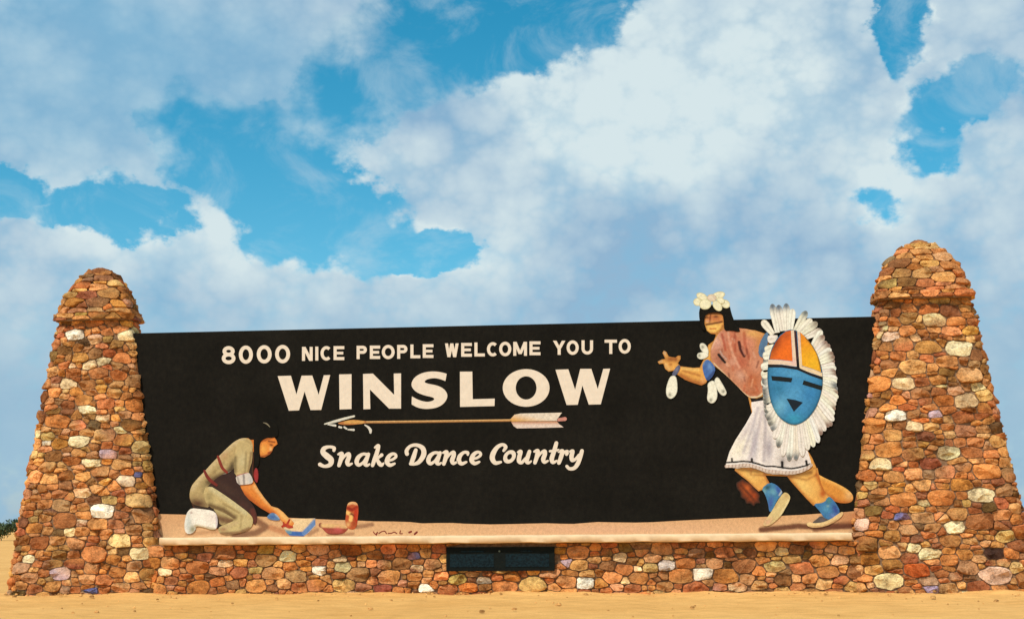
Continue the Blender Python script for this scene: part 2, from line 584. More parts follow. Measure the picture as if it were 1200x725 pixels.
def masonry(surface, width, v0, v1, periodic, seeds, r, k=1.72, gap=0.008, red=0.0, proud=1.0, vary=(0.55, 1.3), classes=None, keep=None):
    """returns a list of stones: dict(verts, faces, centre, normal, area, colours)"""
    if classes is None:
        per = width((v0 + v1) / 2) * (v1 - v0) * k
        classes = [(0.24, 0.12, int(per * 1.6)), (0.175, 0.14, int(per * 11)), (0.125, 0.16, int(per * 60)), (0.078, 0.22, int(per * 140))]
    U, V, R, C = scatter_sites(width, v0, v1, k, periodic, seeds, r, classes)
    stones = []
    for i in range(len(U)):
        w = width(V[i])
        du = U - U[i]
        if periodic:
            du = du - np.round(du)
        X, Y = du * w, (V - V[i]) * k
        D2 = X * X + Y * Y
        lim = R[i] * 2.6
        ang0 = r.uniform(0, 6.28)
        poly = [(lim * math.cos(ang0 + a), lim * math.sin(ang0 + a)) for a in np.linspace(0, 2 * math.pi, 9, endpoint=False)]
        order = np.argsort(D2)
        for j in order[1:26]:
            d2 = D2[j]
            if d2 < 1e-9:
                continue
            d = math.sqrt(d2)
            t = (d2 + R[i] ** 2 - R[j] ** 2) / (2 * d)
            # rubble is roughly squared: joints lean towards level and upright
            fx, fy = X[j] / d, Y[j] / d
            h_ = (math.sin((min(i, j) * 12.9898 + max(i, j) * 78.233)) * 43758.5453) % 1.0
            sq = 0.25 + 0.6 * h_
            gx, gy = (fx * sq, fy) if abs(fy) > abs(fx) else (fx, fy * sq)
            gl = math.hypot(gx, gy)
            gx, gy = gx / gl, gy / gl
            poly = clip(poly, (gx, gy), t * (gx * fx + gy * fy) - gap)
            if len(poly) < 3:
                break
        if len(poly) < 3:
            continue
        poly = clip(poly, (0, 1), (v1 - V[i]) * k - 0.004)
        poly = clip(poly, (0, -1), (V[i] - v0) * k - 0.004) if len(poly) >= 3 else poly
        if not periodic and len(poly) >= 3:
            poly = clip(poly, (1, 0), (1 - U[i]) * w)
            if len(poly) >= 3:
                poly = clip(poly, (-1, 0), U[i] * w)
        if len(poly) < 3:
            continue
        P = np.array(poly)
        area = 0.5 * abs(np.dot(P[:, 0], np.roll(P[:, 1], 1)) - np.dot(P[:, 1], np.roll(P[:, 0], 1)))
        if area < 0.004:
            continue
        if keep is not None and not keep(U[i], V[i]):
            continue
        n = 18 if area > 0.03 else 13
        ring = resample(chaikin([tuple(p) for p in poly], 1, 0.14), n)
        cen = ring.mean(0)
        rel = ring - cen
        rel *= r.normal(0.985, 0.03, (n, 1))
        size = math.sqrt(area)
        hgt = (0.04 + 0.16 * size) * r.uniform(*vary) * proud
        facets = [(r.normal(0, 0.38), r.normal(0, 0.38), hgt * r.uniform(0.7, 1.15)) for _ in range(4)]
        tilt = r.normal(0, 0.06, 2)
        boxy = r.uniform(0, 1)
        rings = [(1.0, -0.10), (0.995, 0.5 * hgt), (0.90 - 0.08 * (1 - boxy), 0.94 * hgt), (0.55 + 0.12 * boxy, 1.0 * hgt)]
        verts, cols = [], []
        base = np.array(lin(C[i])) if C[i] is not None else stone_colour(r, red)
        second = stone_colour(r, red) if r.uniform() < 0.3 else base * r.uniform(0.75, 1.15)
        dirn = r.normal(0, 1, 2)
        dirn /= np.linalg.norm(dirn) + 1e-6
        off = r.normal(0, 0.02, 2) * size

        def put(x, y, dep, jit):
            zz = dep
            if dep > 0:
                zz = min([zz] + [c_ + a_ * x + b_ * y for (a_, b_, c_) in facets]) + tilt[0] * x + tilt[1] * y + r.normal(0, jit)
                zz = max(zz, 0.006)
            uu = U[i] + x / w
            vv = V[i] + y / k
            p, nn = surface(uu, vv)
            verts.append(p + nn * max(zz, -0.10))
            m = 0.5 + 0.5 * math.tanh(3.0 * (x * dirn[0] + y * dirn[1]) / size + r.normal(0, 0.3))
            cols.append(base * (1 - m * 0.7) + second * m * 0.7)
        for (sc, dep) in rings:
            q = cen + rel * sc + off * (1 - sc) * 4
            for (x, y) in q:
                put(x, y, dep, 0.13 * hgt if sc < 0.99 else 0.04 * hgt)
        put(cen[0], cen[1], hgt * r.uniform(0.95, 1.05), 0.03 * hgt)
        faces = []
        for q in range(len(rings) - 1):
            for a in range(n):
                b = (a + 1) % n
                faces.append((q * n + a, q * n + b, (q + 1) * n + b, (q + 1) * n + a))
        top = (len(rings) - 1) * n
        for a in range(n):
            faces.append((top + a, top + (a + 1) % n, len(rings) * n))
        p, nn = surface(U[i], V[i])
        stones.append(dict(v=np.array(verts), f=faces, c=np.array(p), n=np.array(nn), a=area, col=np.array(cols)))
    return stones


def lay_stones(stones, parent, limit=300):
    """the stones that show largest become objects of their own, the rest one joined part"""
    camv = np.array(CAM)
    sc = []
    for s in stones:
        d = camv - s['c']
        dist = np.linalg.norm(d)
        sc.append(s['a'] * max(0.0, float(np.dot(d / dist, s['n'])) - 0.02) / dist ** 2)
    order = np.argsort(sc)[::-1]
    rest = []
    for q, i in enumerate(order):
        s = stones[i]
        if q < limit and sc[i] > 0:
            c = s['c']
            o = mesh_obj('stone', s['v'] - c, s['f'], M_STONE, parent, True, s['col'])
            o.data.set_sharp_from_angle(angle=rad(32))
            o.location = tuple(c)
        else:
            rest.append(s)
    if rest:
        V, F, K, b = [], [], [], 0
        for s in rest:
            V.append(s['v']); K.append(s['col'])
            F += [tuple(x + b for x in f) for f in s['f']]
            b += len(s['v'])
        o = mesh_obj('rear_stones', np.concatenate(V), F, M_STONE, parent, True, np.concatenate(K))
        tag(o, kind='stuff')


def superellipse_table(n=5.0, ratio=0.65, N=720):
    t = np.linspace(0, 2 * math.pi, N + 1)
    x = np.sign(np.cos(t)) * np.abs(np.cos(t)) ** (2 / n)
    y = ratio * np.sign(np.sin(t)) * np.abs(np.sin(t)) ** (2 / n)
    L = np.concatenate([[0], np.cumsum(np.hypot(np.diff(x), np.diff(y)))])
    return x, y, L / L[-1], L[-1]


def build_pillar(cx0, lean, cy, prof, cap, label, seeds_px, seed, red):
    RATIO = 0.45
    sx, sy, sl, per = superellipse_table(4.6, RATIO)
    r = np.random.default_rng(seed)
    pz, ph = np.array([p[0] for p in prof]), np.array([p[1] for p in prof])

    def half(z):
        return float(np.interp(z, pz, ph))

    def body_pos(u, z, inset=0.0):
        u = u % 1.0
        cx = cx0 + lean * z / 6.0
        a = half(z) - inset
        return np.array((cx + a * np.interp(u, sl, sx), cy + a * np.interp(u, sl, sy), z))

    def surf(fn):
        def s(u, v):
            p = fn(u, v)
            e = 0.004
            tu = fn(u + e, v) - fn(u - e, v)
            tv = fn(u, v + 0.05) - fn(u, v - 0.05)
            n = np.cross(tu, tv)
            return p, n / (np.linalg.norm(n) + 1e-9)
        return s
    # cap: arc length along its profile
    ca, cz = np.array([p[1] for p in cap]), np.array([p[0] for p in cap])
    cl = np.concatenate([[0], np.cumsum(np.hypot(np.diff(ca), np.diff(cz)))])

    def cap_pos(u, v, inset=0.0):
        u = u % 1.0
        a = max(float(np.interp(v, cl, ca)) - inset, 0.01)
        cx = cx0 + lean
        z = float(np.interp(v, cl, cz)) + min(0.0, v) + max(0.0, v - cl[-1]) * 0.2
        return np.array((cx + a * np.interp(u, sl, sx), cy + a * (1.3 - 0.2 * min(1.0, max(0.0, v / cl[-1]))) * np.interp(u, sl, sy), z - inset * 0.6))

    def core(fn, vs_, inset, name, parent):
        NU = 48
        V, F = [], []
        for v in vs_:
            for q in range(NU):
                V.append(fn(q / NU, v, inset))
        for j in range(len(vs_) - 1):
            for q in range(NU):
                a, b = j * NU + q, j * NU + (q + 1) % NU
                F.append((a, b, b + NU, a + NU))
        F.append(tuple(range(NU))[::-1])
        F.append(tuple((len(vs_) - 1) * NU + q for q in range(NU)))
        return mesh_obj(name, V, F, M_MORTAR, parent)
    z_lip = cap[0][0]
    root = core(body_pos, np.linspace(-0.2, z_lip + 0.05, 24), 0.035, 'stone_pillar', None)
    tag(root, label, 'pillar', 'stone pillars at the ends of the sign', 'thing')
    # a few stones are set where the sign shows them
    seeds = []
    for (px, py, s, c) in seeds_px:
        zz = 3.0
        yf = cy - half(3.0) * RATIO
        for _ in range(3):
            x, zz = plan(px, py, yf)
            yf = cy - half(max(0, min(zz, z_lip))) * RATIO
        if not 0.05 < zz < z_lip - 0.05:
            continue
        fx = (x - cx0 - lean * zz / 6.0) / half(zz)
        if abs(fx) > 0.97:
            continue
        cand = np.where(sy < 0)[0]
        u = float(sl[cand[np.argmin(np.abs(sx[cand] - fx) + 0.001 * np.abs(sy[cand]))]])
        seeds.append((u, zz, s, c))
    st = masonry(surf(body_pos), lambda v: half(v) * per, -0.12, z_lip - 0.02, True, seeds, r, red=red, proud=0.72, vary=(0.7, 1.2))
    lay_stones(st, root, 300)
    capo = core(cap_pos, np.linspace(0, cl[-1], 12), 0.05, 'cap', root)
    zb, al = cap[0]

    def lip_pos(u, z, inset=0.0):
        u = u % 1.0
        return np.array((cx0 + lean + al * np.interp(u, sl, sx), cy + al * 1.3 * np.interp(u, sl, sy), z))
    ls = masonry(surf(lip_pos), lambda v: al * per, zb - 0.01, zb + 0.125, True, [], r, k=2.6, red=red * 0.4, proud=0.5, vary=(0.8, 1.1),
                 classes=[(0.20, 0.15, 400), (0.14, 0.2, 900)])
    vb = float(np.interp(zb + 0.13, cz, cl))
    cs = masonry(surf(cap_pos), lambda v: max(0.25, float(np.interp(v, cl, ca))) * per, vb, cl[-1] - 0.05, True, [], r, k=2.1, red=red * 0.4,
                 proud=0.55, vary=(0.8, 1.15), classes=[(0.2, 0.12, 200), (0.15, 0.15, 900), (0.1, 0.2, 1500)])
    cs = ls + cs
    # top stones
    lay_stones(cs, capo, 200)
    tr = np.random.default_rng(seed + 5)
    V, F, K = [], [], []
    n = 14
    for (sc, dz) in ((1.0, -0.12), (1.05, -0.02), (0.8, 0.045), (0.4, 0.075)):
        for q in range(n):
            a = 2 * math.pi * q / n
            rr = cap[-1][1] * 1.35 * sc * tr.uniform(0.92, 1.08)
            V.append((rr * math.cos(a), rr * 0.75 * math.sin(a), dz + tr.normal(0, 0.006)))
    V.append((0, 0, 0.085))
    for q in range(3):
        for a in range(n):
            b = (a + 1) % n
            F.append((q * n + a, q * n + b, (q + 1) * n + b, (q + 1) * n + a))
    for a in range(n):
        F.append((3 * n + a, 3 * n + (a + 1) % n, 4 * n))
    col = np.tile(np.array(lin((150, 98, 62))), (len(V), 1))
    o = mesh_obj('stone', V, F, M_STONE, capo, True, col)
    o.location = (cx0 + lean, cy, cap[-1][0] - 0.03)
    return root


CREAM, PALE, WHITE, LILAC, BLUEST, GREENISH, DARKB = (240, 226, 184), (232, 204, 160), (240, 232, 214), (190, 166, 178), (112, 116, 168), (226, 220, 176), (74, 52, 44)
build_pillar(-8.57, -0.09, 0.25,
             [(-0.3, 1.64), (0.0, 1.61), (1.6, 1.42), (3.35, 1.13), (4.58, 0.955), (5.28, 0.84), (5.42, 0.79), (5.60, 0.74)],
             [(5.52, 0.845), (5.645, 0.835), (5.66, 0.80), (6.02, 0.675), (6.22, 0.57), (6.40, 0.44), (6.54, 0.30), (6.60, 0.17)],
             'stone rubble pillar left of the black sign board',
             [(87, 392, .20, WHITE), (112, 397, .15, (224, 180, 150)), (150, 393, .19, CREAM), (104, 428, .15, PALE), (80, 450, .17, PALE), (100, 480, .17, CREAM),
              (122, 490, .14, PALE), (90, 517, .21, CREAM), (126, 532, .16, LILAC), (54, 519, .09, WHITE), (147, 563, .19, (216, 190, 160)),
              (160, 556, .08, BLUEST), (98, 577, .17, PALE), (121, 598, .24, WHITE), (139, 633, .24, (238, 204, 140)), (161, 648, .20, (226, 206, 158)),
              (72, 671, .22, LILAC), (32, 654, .13, CREAM), (110, 692, .10, BLUEST), (115, 614, .2, (214, 150, 90)), (185, 631, .15, DARKB), (95, 558, .15, (220, 160, 96))],
             21, 0.25)
build_pillar(8.02, -0.03, 0.25,
             [(-0.3, 1.70), (0.0, 1.67), (1.46, 1.53), (2.11, 1.43), (3.25, 1.24), (4.24, 1.08), (5.28, 0.925), (5.42, 0.865), (5.60, 0.81)],
             [(5.53, 0.945), (5.655, 0.935), (5.67, 0.885), (6.08, 0.765), (6.33, 0.60), (6.50, 0.42), (6.63, 0.24), (6.67, 0.15)],
             'stone rubble pillar right of the black sign board',
             [(1091, 375, .22, (240, 224, 170)), (1043, 394, .15, (232, 208, 190)), (1064, 388, .14, (206, 138, 84)), (1124, 408, .26, CREAM), (1110, 423, .2, (206, 146, 92)),
              (1060, 450, .19, PALE), (1133, 470, .22, PALE), (1050, 487, .19, WHITE), (1096, 485, .12, LILAC), (1111, 531, .21, GREENISH), (1033, 544, .18, CREAM),
              (1072, 500, .16, PALE), (1150, 580, .24, CREAM), (1120, 618, .19, CREAM), (1057, 605, .10, BLUEST), (1008, 598, .17, LILAC), (1011, 614, .17, (230, 190, 170)),
              (1088, 648, .19, GREENISH), (1042, 681, .27, (232, 214, 160)), (1093, 690, .12, (178, 160, 190)), (1168, 674, .30, (220, 184, 160)), (1155, 552, .26, (220, 146, 84)),
              (1105, 583, .26, (214, 140, 80)), (1163, 648, .17, DARKB), (1076, 668, .22, (196, 102, 52))],
             33, 0.9)


# ------------------------------------------------------------------ low wall with coping
def build_wall():
    x0, x1, yf, h = -7.75, 7.25, -0.30, 0.955
    V = [(x0, yf + .03, -.2), (x1, yf + .03, -.2), (x1, 0.45, -.2), (x0, 0.45, -.2), (x0, yf + .03, h), (x1, yf + .03, h), (x1, 0.45, h), (x0, 0.45, h)]
    F = [(0, 1, 5, 4), (1, 2, 6, 5), (2, 3, 7, 6), (3, 0, 4, 7), (4, 5, 6, 7), (3, 2, 1, 0)]
    root = mesh_obj('stone_wall', V, F, M_MORTAR)
    tag(root, 'low rubble stone wall under the black sign board', 'wall', None, 'thing')
    W = x1 - x0
    seeds = []
    for (px, py, s, c) in [(263, 660, .14, (226, 196, 160)), (402, 664, .17, (206, 196, 148)), (374, 668, .15, WHITE), (400, 655, .1, PALE), (338, 651, .17, GREENISH), (485, 651, .13, BLUEST),
                           (497, 689, .13, WHITE), (567, 679, .12, (196, 190, 174)), (625, 685, .25, (214, 176, 110)), (686, 682, .17, (222, 220, 206)),
                           (664, 659, .09, LILAC), (728, 652, .13, PALE), (780, 662, .16, (206, 196, 190)), (823, 672, .19, WHITE), (916, 646, .12, (232, 204, 150)),
                           (908, 663, .18, (206, 190, 130)), (960, 656, .19, (226, 160, 92)), (862, 687, .14, PALE), (549, 688, .16, (214, 130, 66)), (194, 670, .13, PALE),
                           (232, 688, .24, (216, 150, 84)), (300, 686, .22, (212, 152, 90)), (456, 676, .24, (212, 150, 86)), (965, 684, .15, (232, 188, 128)), (402, 685, .2, (216, 176, 110)), (718, 676, .18, (220, 150, 94))]:
        x, z = plan(px, py, yf)
        seeds.append(((x - x0) / W, z, s, c))

    def surface(u, v):
        return np.array((x0 + u * W, yf, v)), np.array((0, -1.0, 0))
    r = np.random.default_rng(5)
    px0, px1, pz0, pz1 = -1.27, 0.82, 0.45, 0.88

    def keep(u, v):
        x = x0 + u * W
        return not (px0 + .12 < x < px1 - .12 and pz0 + .06 < v)
    st = masonry(surface, lambda v: W, -0.14, h - 0.01, False, seeds, r, red=0.5, proud=0.62, keep=keep,
                 classes=[(0.22, 0.12, 120), (0.165, 0.14, 700), (0.12, 0.15, 3500), (0.075, 0.2, 6000)])
    lay_stones(st, root, 300)
    # coping: cast concrete ledge with worn arrises
    n = 120
    prof = [(0.44, 0.955), (-0.485, 0.955), (-0.507, 0.972), (-0.51, 1.05), (-0.50, 1.085), (-0.475, 1.10), (0.44, 1.10)]
    V, F = [], []
    for q in range(n + 1):
        x = -6.93 + q * (13.28 / n)
        for (y, z) in prof:
            jx = 0.005 * fbm1(x * 2.3 + z * 9, 1.0)
            V.append((x, y + (jx if y < 0 else 0), z + (0.004 * fbm1(x * 3.1, z) if y < 0 else 0)))
    m = len(prof)
    for q in range(n):
        for a in range(m):
            b = (a + 1) % m
            F.append((q * m + a, q * m + b, (q + 1) * m + b, (q + 1) * m + a))
    F.append(tuple(range(m))[::-1])
    F.append(tuple(n * m + a for a in range(m)))
    F = [f[::-1] for f in F]
    co = mesh_obj('coping', V, F, M_LEDGE, root, True)
    co.data.set_sharp_from_angle(angle=rad(50))
    co['label'] = 'cream ledge along the top of the wall'
    return root


build_wall()


# ------------------------------------------------------------------ flat cut-out work (letters, painted figures)
def tri_region(polys, extra=None):
    """polys in drawing units; union of the polygons, triangulated. returns pts(N,2) and tris (ccw seen from the front)"""
    verts, faces = [], []
    for p in polys:
        p = [(float(x), -float(y)) for x, y in p]
        ar = sum(p[i][0] * p[(i + 1) % len(p)][1] - p[(i + 1) % len(p)][0] * p[i][1] for i in range(len(p)))
        if ar < 0:
            p = p[::-1]
        b = len(verts)
        verts += [Vector(q) for q in p]
        faces.append(list(range(b, b + len(p))))
    if extra is not None:
        verts += [Vector((float(x), -float(y))) for x, y in extra]
    ov, oe, of, _, _, ofo = delaunay_2d_cdt(verts, [], faces, 0, 1e-4, True)
    keep = [f for f, src in zip(of, ofo) if len(src) > 0]
    out = []
    for f in keep:
        for q in range(1, len(f) - 1):
            out.append((f[0], f[q], f[q + 1]))
    pts = np.array([(v.x, -v.y) for v in ov])
    used = sorted({i for f in out for i in f})
    remap = {o: n for n, o in enumerate(used)}
    return pts[used], [tuple(remap[i] for i in f) for f in out]


def inside(px, py, poly):
    c = np.zeros(px.shape, bool)
    n = len(poly)
    for i in range(n):
        x1, y1 = poly[i]
        x2, y2 = poly[(i + 1) % n]
        if y1 == y2:
            continue
        cond = ((y1 > py) != (y2 > py)) & (px < (x2 - x1) * (py - y1) / (y2 - y1) + x1)
        c ^= cond
    return c


def seg_dist(x, y, pts, closed=True):
    d = np.full(np.shape(x), 1e9)
    n = len(pts)
    for i in range(n if closed else n - 1):
        ax, ay = pts[i]
        bx, by = pts[(i + 1) % n]
        vx, vy = bx - ax, by - ay
        L = vx * vx + vy * vy + 1e-9
        t = np.clip(((x - ax) * vx + (y - ay) * vy) / L, 0, 1)
        d = np.minimum(d, np.hypot(x - ax - t * vx, y - ay - t * vy))
    return d


RELIEF = 0.28      # the figures and letters are thin painted sheet, barely proud of the board


def plate(name, polys, depth, thick, mat, parent, paint=None, grid=None, dome=0.0, dome_r=6.0, smooth_n=0, label=None):
    """a cut-out panel: front face at y = -(depth+thick), back at y = -depth"""
    depth, thick, dome = depth * RELIEF, thick * RELIEF, dome * RELIEF * 0.3
    if smooth_n:
        polys = [chaikin([tuple(p) for p in q], smooth_n) for q in polys]
    extra = None
    if grid:
        ex = []
        for q in polys:
            a = np.array(q)
            gx, gy = np.meshgrid(np.arange(a[:, 0].min() + grid / 2, a[:, 0].max(), grid), np.arange(a[:, 1].min() + grid / 2, a[:, 1].max(), grid))
            gx = gx + rng.uniform(-.2, .2, gx.shape) * grid
            gy = gy + rng.uniform(-.2, .2, gy.shape) * grid
            ok = inside(gx, gy, q)
            gx, gy = gx[ok], gy[ok]
            ok = seg_dist(gx, gy, q) > grid * 0.4
            ex.append(np.stack([gx[ok], gy[ok]], 1))
        extra = np.concatenate(ex)
    pts, tris = tri_region(polys, extra)
    N = len(pts)
    bul = np.zeros(N)
    edge = None
    if dome or paint:
        edge = np.full(N, 1e9)
        for q in polys:
            edge = np.minimum(edge, seg_dist(pts[:, 0], pts[:, 1], q))
    if dome:
        t = np.clip(edge / dome_r, 0, 1)
        bul = dome * np.sqrt(1 - (1 - t) ** 2)
    V = []
    for (x, y), bb in zip(pts, bul):
        X, Z = plan(x, y, 0.0)
        V.append((X, -(depth + thick + bb), Z))
    for (x, y) in pts:
        X, Z = plan(x, y, 0.0)
        V.append((X, -depth, Z))
    F = list(tris)
    cnt = {}
    for f in tris:
        for q in range(3):
            a, b = f[q], f[(q + 1) % 3]
            cnt[(a, b)] = 1
    for (a, b) in cnt:
        if (b, a) not in cnt:
            F.append((b, a, a + N, b + N))
    F += [tuple(i + N for i in f[::-1]) for f in tris]
    cols = None
    if paint is not None:
        c = paint(pts[:, 0], pts[:, 1], edge)
        cols = np.concatenate([c, c])
    V = np.array(V)
    cen = V.mean(0)
    o = mesh_obj(name, V - cen, F, mat, None, bool(dome), cols)
    if dome:
        o.data.set_sharp_from_angle(angle=rad(60))
    o.location = tuple(cen)
    if parent is not None:
        o.parent = parent
        o.location = tuple(cen - np.array(parent.location))
    if label:
        o['label'] = label
    return o


def stroke_polys(pts, widths, round_ends=True, seg=10):
    """polygons covering a brush stroke through pts (Catmull-Rom) with changing width"""
    P = [np.array(p, float) for p in pts]
    W = [float(w) for w in (widths if hasattr(widths, '__len__') else [widths] * len(pts))]
    Q, QW = [], []
    for i in range(len(P) - 1):
        p0, p1, p2, p3 = P[max(i - 1, 0)], P[i], P[i + 1], P[min(i + 2, len(P) - 1)]
        n = seg if len(P) > 2 else 1
        for s in range(n):
            t = s / n
            Q.append(0.5 * ((2 * p1) + (-p0 + p2) * t + (2 * p0 - 5 * p1 + 4 * p2 - p3) * t * t + (-p0 + 3 * p1 - 3 * p2 + p3) * t ** 3))
            QW.append(W[i] + (W[i + 1] - W[i]) * t)
    Q.append(P[-1])
    QW.append(W[-1])
    polys = []
    for i in range(len(Q) - 1):
        d = Q[i + 1] - Q[i]
        L = np.linalg.norm(d)
        if L < 1e-6:
            continue
        nrm = np.array((-d[1], d[0])) / L
        polys.append([tuple(Q[i] + nrm * QW[i] / 2), tuple(Q[i + 1] + nrm * QW[i + 1] / 2), tuple(Q[i + 1] - nrm * QW[i + 1] / 2), tuple(Q[i] - nrm * QW[i] / 2)])
    rng_ = range(len(Q)) if round_ends else range(1, len(Q) - 1)
    for i in rng_:
        polys.append([(Q[i][0] + QW[i] / 2 * math.cos(a), Q[i][1] + QW[i] / 2 * math.sin(a)) for a in np.linspace(0.1, 6.383, 12, endpoint=False)])
    return polys


# ------------------------------------------------------------------ the black board
def build_board():
    # structural sheet, its ends tucked into the pillars
    x0, x1, z0, z1 = -8.0, 7.4, 1.10, 5.215
    V = [(x0, 0, z0), (x1, 0, z0), (x1, 0.12, z0), (x0, 0.12, z0), (x0, 0, z1 + 0.012), (x1, 0, z1 - 0.012), (x1, 0.12, z1 - 0.012), (x0, 0.12, z1 + 0.012)]
    F = [(0, 1, 5, 4), (1, 2, 6, 5), (2, 3, 7, 6), (3, 0, 4, 7), (4, 5, 6, 7), (3, 2, 1, 0)]
    root = mesh_obj('billboard', V, F, M_BOARD)
    tag(root, 'wide black sign board with white WINSLOW lettering between two stone pillars', 'billboard')
    for x in (-5.2, -1.8, 1.6, 5.0):
        b = [(x + dx, y, z) for z in (0.956, 5.0) for dx, y in ((-.07, .125), (.07, .125), (.07, .265), (-.07, .265))]
        mesh_obj('post', b, [(0, 1, 5, 4), (1, 2, 6, 5), (2, 3, 7, 6), (3, 0, 4, 7), (4, 5, 6, 7), (3, 2, 1, 0)], M_WOOD, root)
    return root


BOARD = build_board()
TH = 0.022


def letter(polys, ch):
    o = plate('letter', polys, 0.0, TH, M_LETTER, BOARD)
    o['label'] = 'white letter ' + ch if not ch.isdigit() else 'white numeral ' + ch
    return o


def ring_polys(cx, cy, rx, ry, w, n=30, a0=0.0, a1=2 * math.pi, slant=0.0):
    pts = []
    closed = abs(a1 - a0) > 6.2
    A = np.linspace(a0, a1, n + 1)
    out = []

    def pt(a, k):
        x, y = (rx + k) * math.cos(a), (ry + k) * math.sin(a)
        return (cx + x - slant * y, cy + y)
    for i in range(n):
        out.append([pt(A[i], w / 2), pt(A[i + 1], w / 2), pt(A[i + 1], -w / 2), pt(A[i], -w / 2)])
    return out


def bar(a, b, w, ext=0.0):
    a, b = np.array(a, float), np.array(b, float)
    d = (b - a) / np.linalg.norm(b - a)
    a, b = a - d * ext, b + d * ext
    n = np.array((-d[1], d[0])) * w / 2
    return [tuple(a + n), tuple(b + n), tuple(b - n), tuple(a - n)]


def grotesk(ch, x0, x1, y0, y1, w):
    """a monoline sign-writer's capital filling the box"""
    h = w / 2
    xm, ym = (x0 + x1) / 2, (y0 + y1) / 2
    L, Rr, T, B = x0 + h, x1 - h, y0 + h, y1 - h
    if ch in 'O0':
        return ring_polys(xm, ym, (x1 - x0) / 2 - h, (y1 - y0) / 2 - h, w, 40)
    if ch == 'C':
        p = ring_polys(xm + .8, ym, (x1 - x0) / 2 + .6 - h, (y1 - y0) / 2 - h, w, 34, rad(48), rad(312))
        return p
    if ch == '8':
        yc = y0 + (y1 - y0) * 0.47
        return ring_polys(xm, (T + yc) / 2, (x1 - x0) / 2 - h - .9, (yc - T) / 2, w, 30) + ring_polys(xm, (B + yc) / 2, (x1 - x0) / 2 - h, (B - yc) / 2, w, 34)
    if ch == 'I':
        return [bar((xm, y0), (xm, y1), w)]
    if ch == 'N':
        return [bar((L, y0), (L, y1), w), bar((Rr, y0), (Rr, y1), w), [(x0, y0), (x0 + w * 1.15, y0), (x1, y1), (x1 - w * 1.15, y1)]]
    if ch == 'E':
        return [bar((L, y0), (L, y1), w), bar((x0, T), (x1, T), w), bar((x0, ym), (x1 - 1.2, ym), w * .9), bar((x0, B), (x1, B), w)]
    if ch == 'L':
        return [bar((L, y0), (L, y1), w), bar((x0, B), (x1, B), w)]
    if ch == 'P':
        yb = y0 + (y1 - y0) * 0.60
        r = (yb - y0) / 2 - h
        cx = x1 - h - r
        return [bar((L, y0), (L, y1), w), bar((x0, T), (cx, T), w), bar((x0, yb - h), (cx, yb - h), w)] + ring_polys(cx, (T + yb - h) / 2, r, r, w, 16, -math.pi / 2, math.pi / 2)
    if ch == 'W':
        q = (x1 - x0)
        xs = [x0 + h, x0 + q * .29, xm, x1 - q * .29, x1 - h]
        ww = w * 1.0
        out = []
        for i in range(4):
            ya, yb = (y0, y1) if i % 2 == 0 else (y1, y0)
            out.append([(xs[i] - ww / 2, ya), (xs[i] + ww / 2, ya), (xs[i + 1] + ww / 2, yb), (xs[i + 1] - ww / 2, yb)])
        return out
    if ch == 'M':
        return [bar((L, y0), (L, y1), w), bar((Rr, y0), (Rr, y1), w), [(x0, y0), (x0 + w * 1.1, y0), (xm + w / 2, y1 - 2), (xm - w / 2, y1 - 2)],
                [(x1, y0), (x1 - w * 1.1, y0), (xm - w / 2, y1 - 2), (xm + w / 2, y1 - 2)]]
    if ch == 'Y':
        yj = y0 + (y1 - y0) * .55
        return [[(x0, y0), (x0 + w * 1.15, y0), (xm + h, yj), (xm - h, yj + .6)], [(x1, y0), (x1 - w * 1.15, y0), (xm - h, yj), (xm + h, yj + .6)], bar((xm, yj - .6), (xm, y1), w)]
    if ch == 'U':
        r = (x1 - x0) / 2 - h
        return [bar((L, y0), (L, y1 - h - r), w), bar((Rr, y0), (Rr, y1 - h - r), w)] + ring_polys(xm, y1 - h - r, r, r, w, 18, 0, math.pi)
    if ch == 'T':
        return [bar((x0, T), (x1, T), w), bar((xm, y0), (xm, y1), w)]
    raise ValueError(ch)


for ch, a, b, c, d in [('8', 260, 276, 405.4, 426.4), ('0', 280, 296.4, 404.8, 426), ('0', 301, 318.4, 404.3, 425.6), ('0', 322.5, 340, 404, 425.4)]:
    letter(grotesk(ch, a, b, c, d, 4.3), ch)
for ch, a, b, c, d in [('N', 354, 366.5, 406.3, 422.6), ('I', 369.4, 373.2, 406, 422.3), ('C', 375.5, 388, 405.4, 422.2), ('E', 391, 403.5, 405.4, 421.7),
                       ('P', 418, 430, 405, 420.6), ('E', 433.5, 445.5, 404.8, 420.4), ('O', 447.5, 462.5, 404, 420.6), ('P', 465.5, 477.5, 404, 420.2), ('L', 481, 492.6, 403.5, 419.6), ('E', 495.5, 508, 403.2, 419.2),
                       ('W', 521.5, 537.5, 402.2, 418.3), ('E', 540.5, 553, 401.7, 417.8), ('L', 556, 568.2, 401.2, 417.5), ('C', 570.5, 583, 400.8, 417.4), ('O', 585, 599.2, 400.3, 417.2), ('M', 601.5, 617.6, 400.4, 416.7), ('E', 620.5, 633.4, 399.8, 416),
                       ('Y', 648, 662.6, 399.1, 415.6), ('O', 664, 678.2, 398.7, 415.6), ('U', 681.5, 695, 398.6, 415.2), ('T', 708.5, 723, 397.9, 414.5), ('O', 725, 739.2, 397.1, 414.2)]:
    letter(grotesk(ch, a, b, c, d, 3.55), ch)

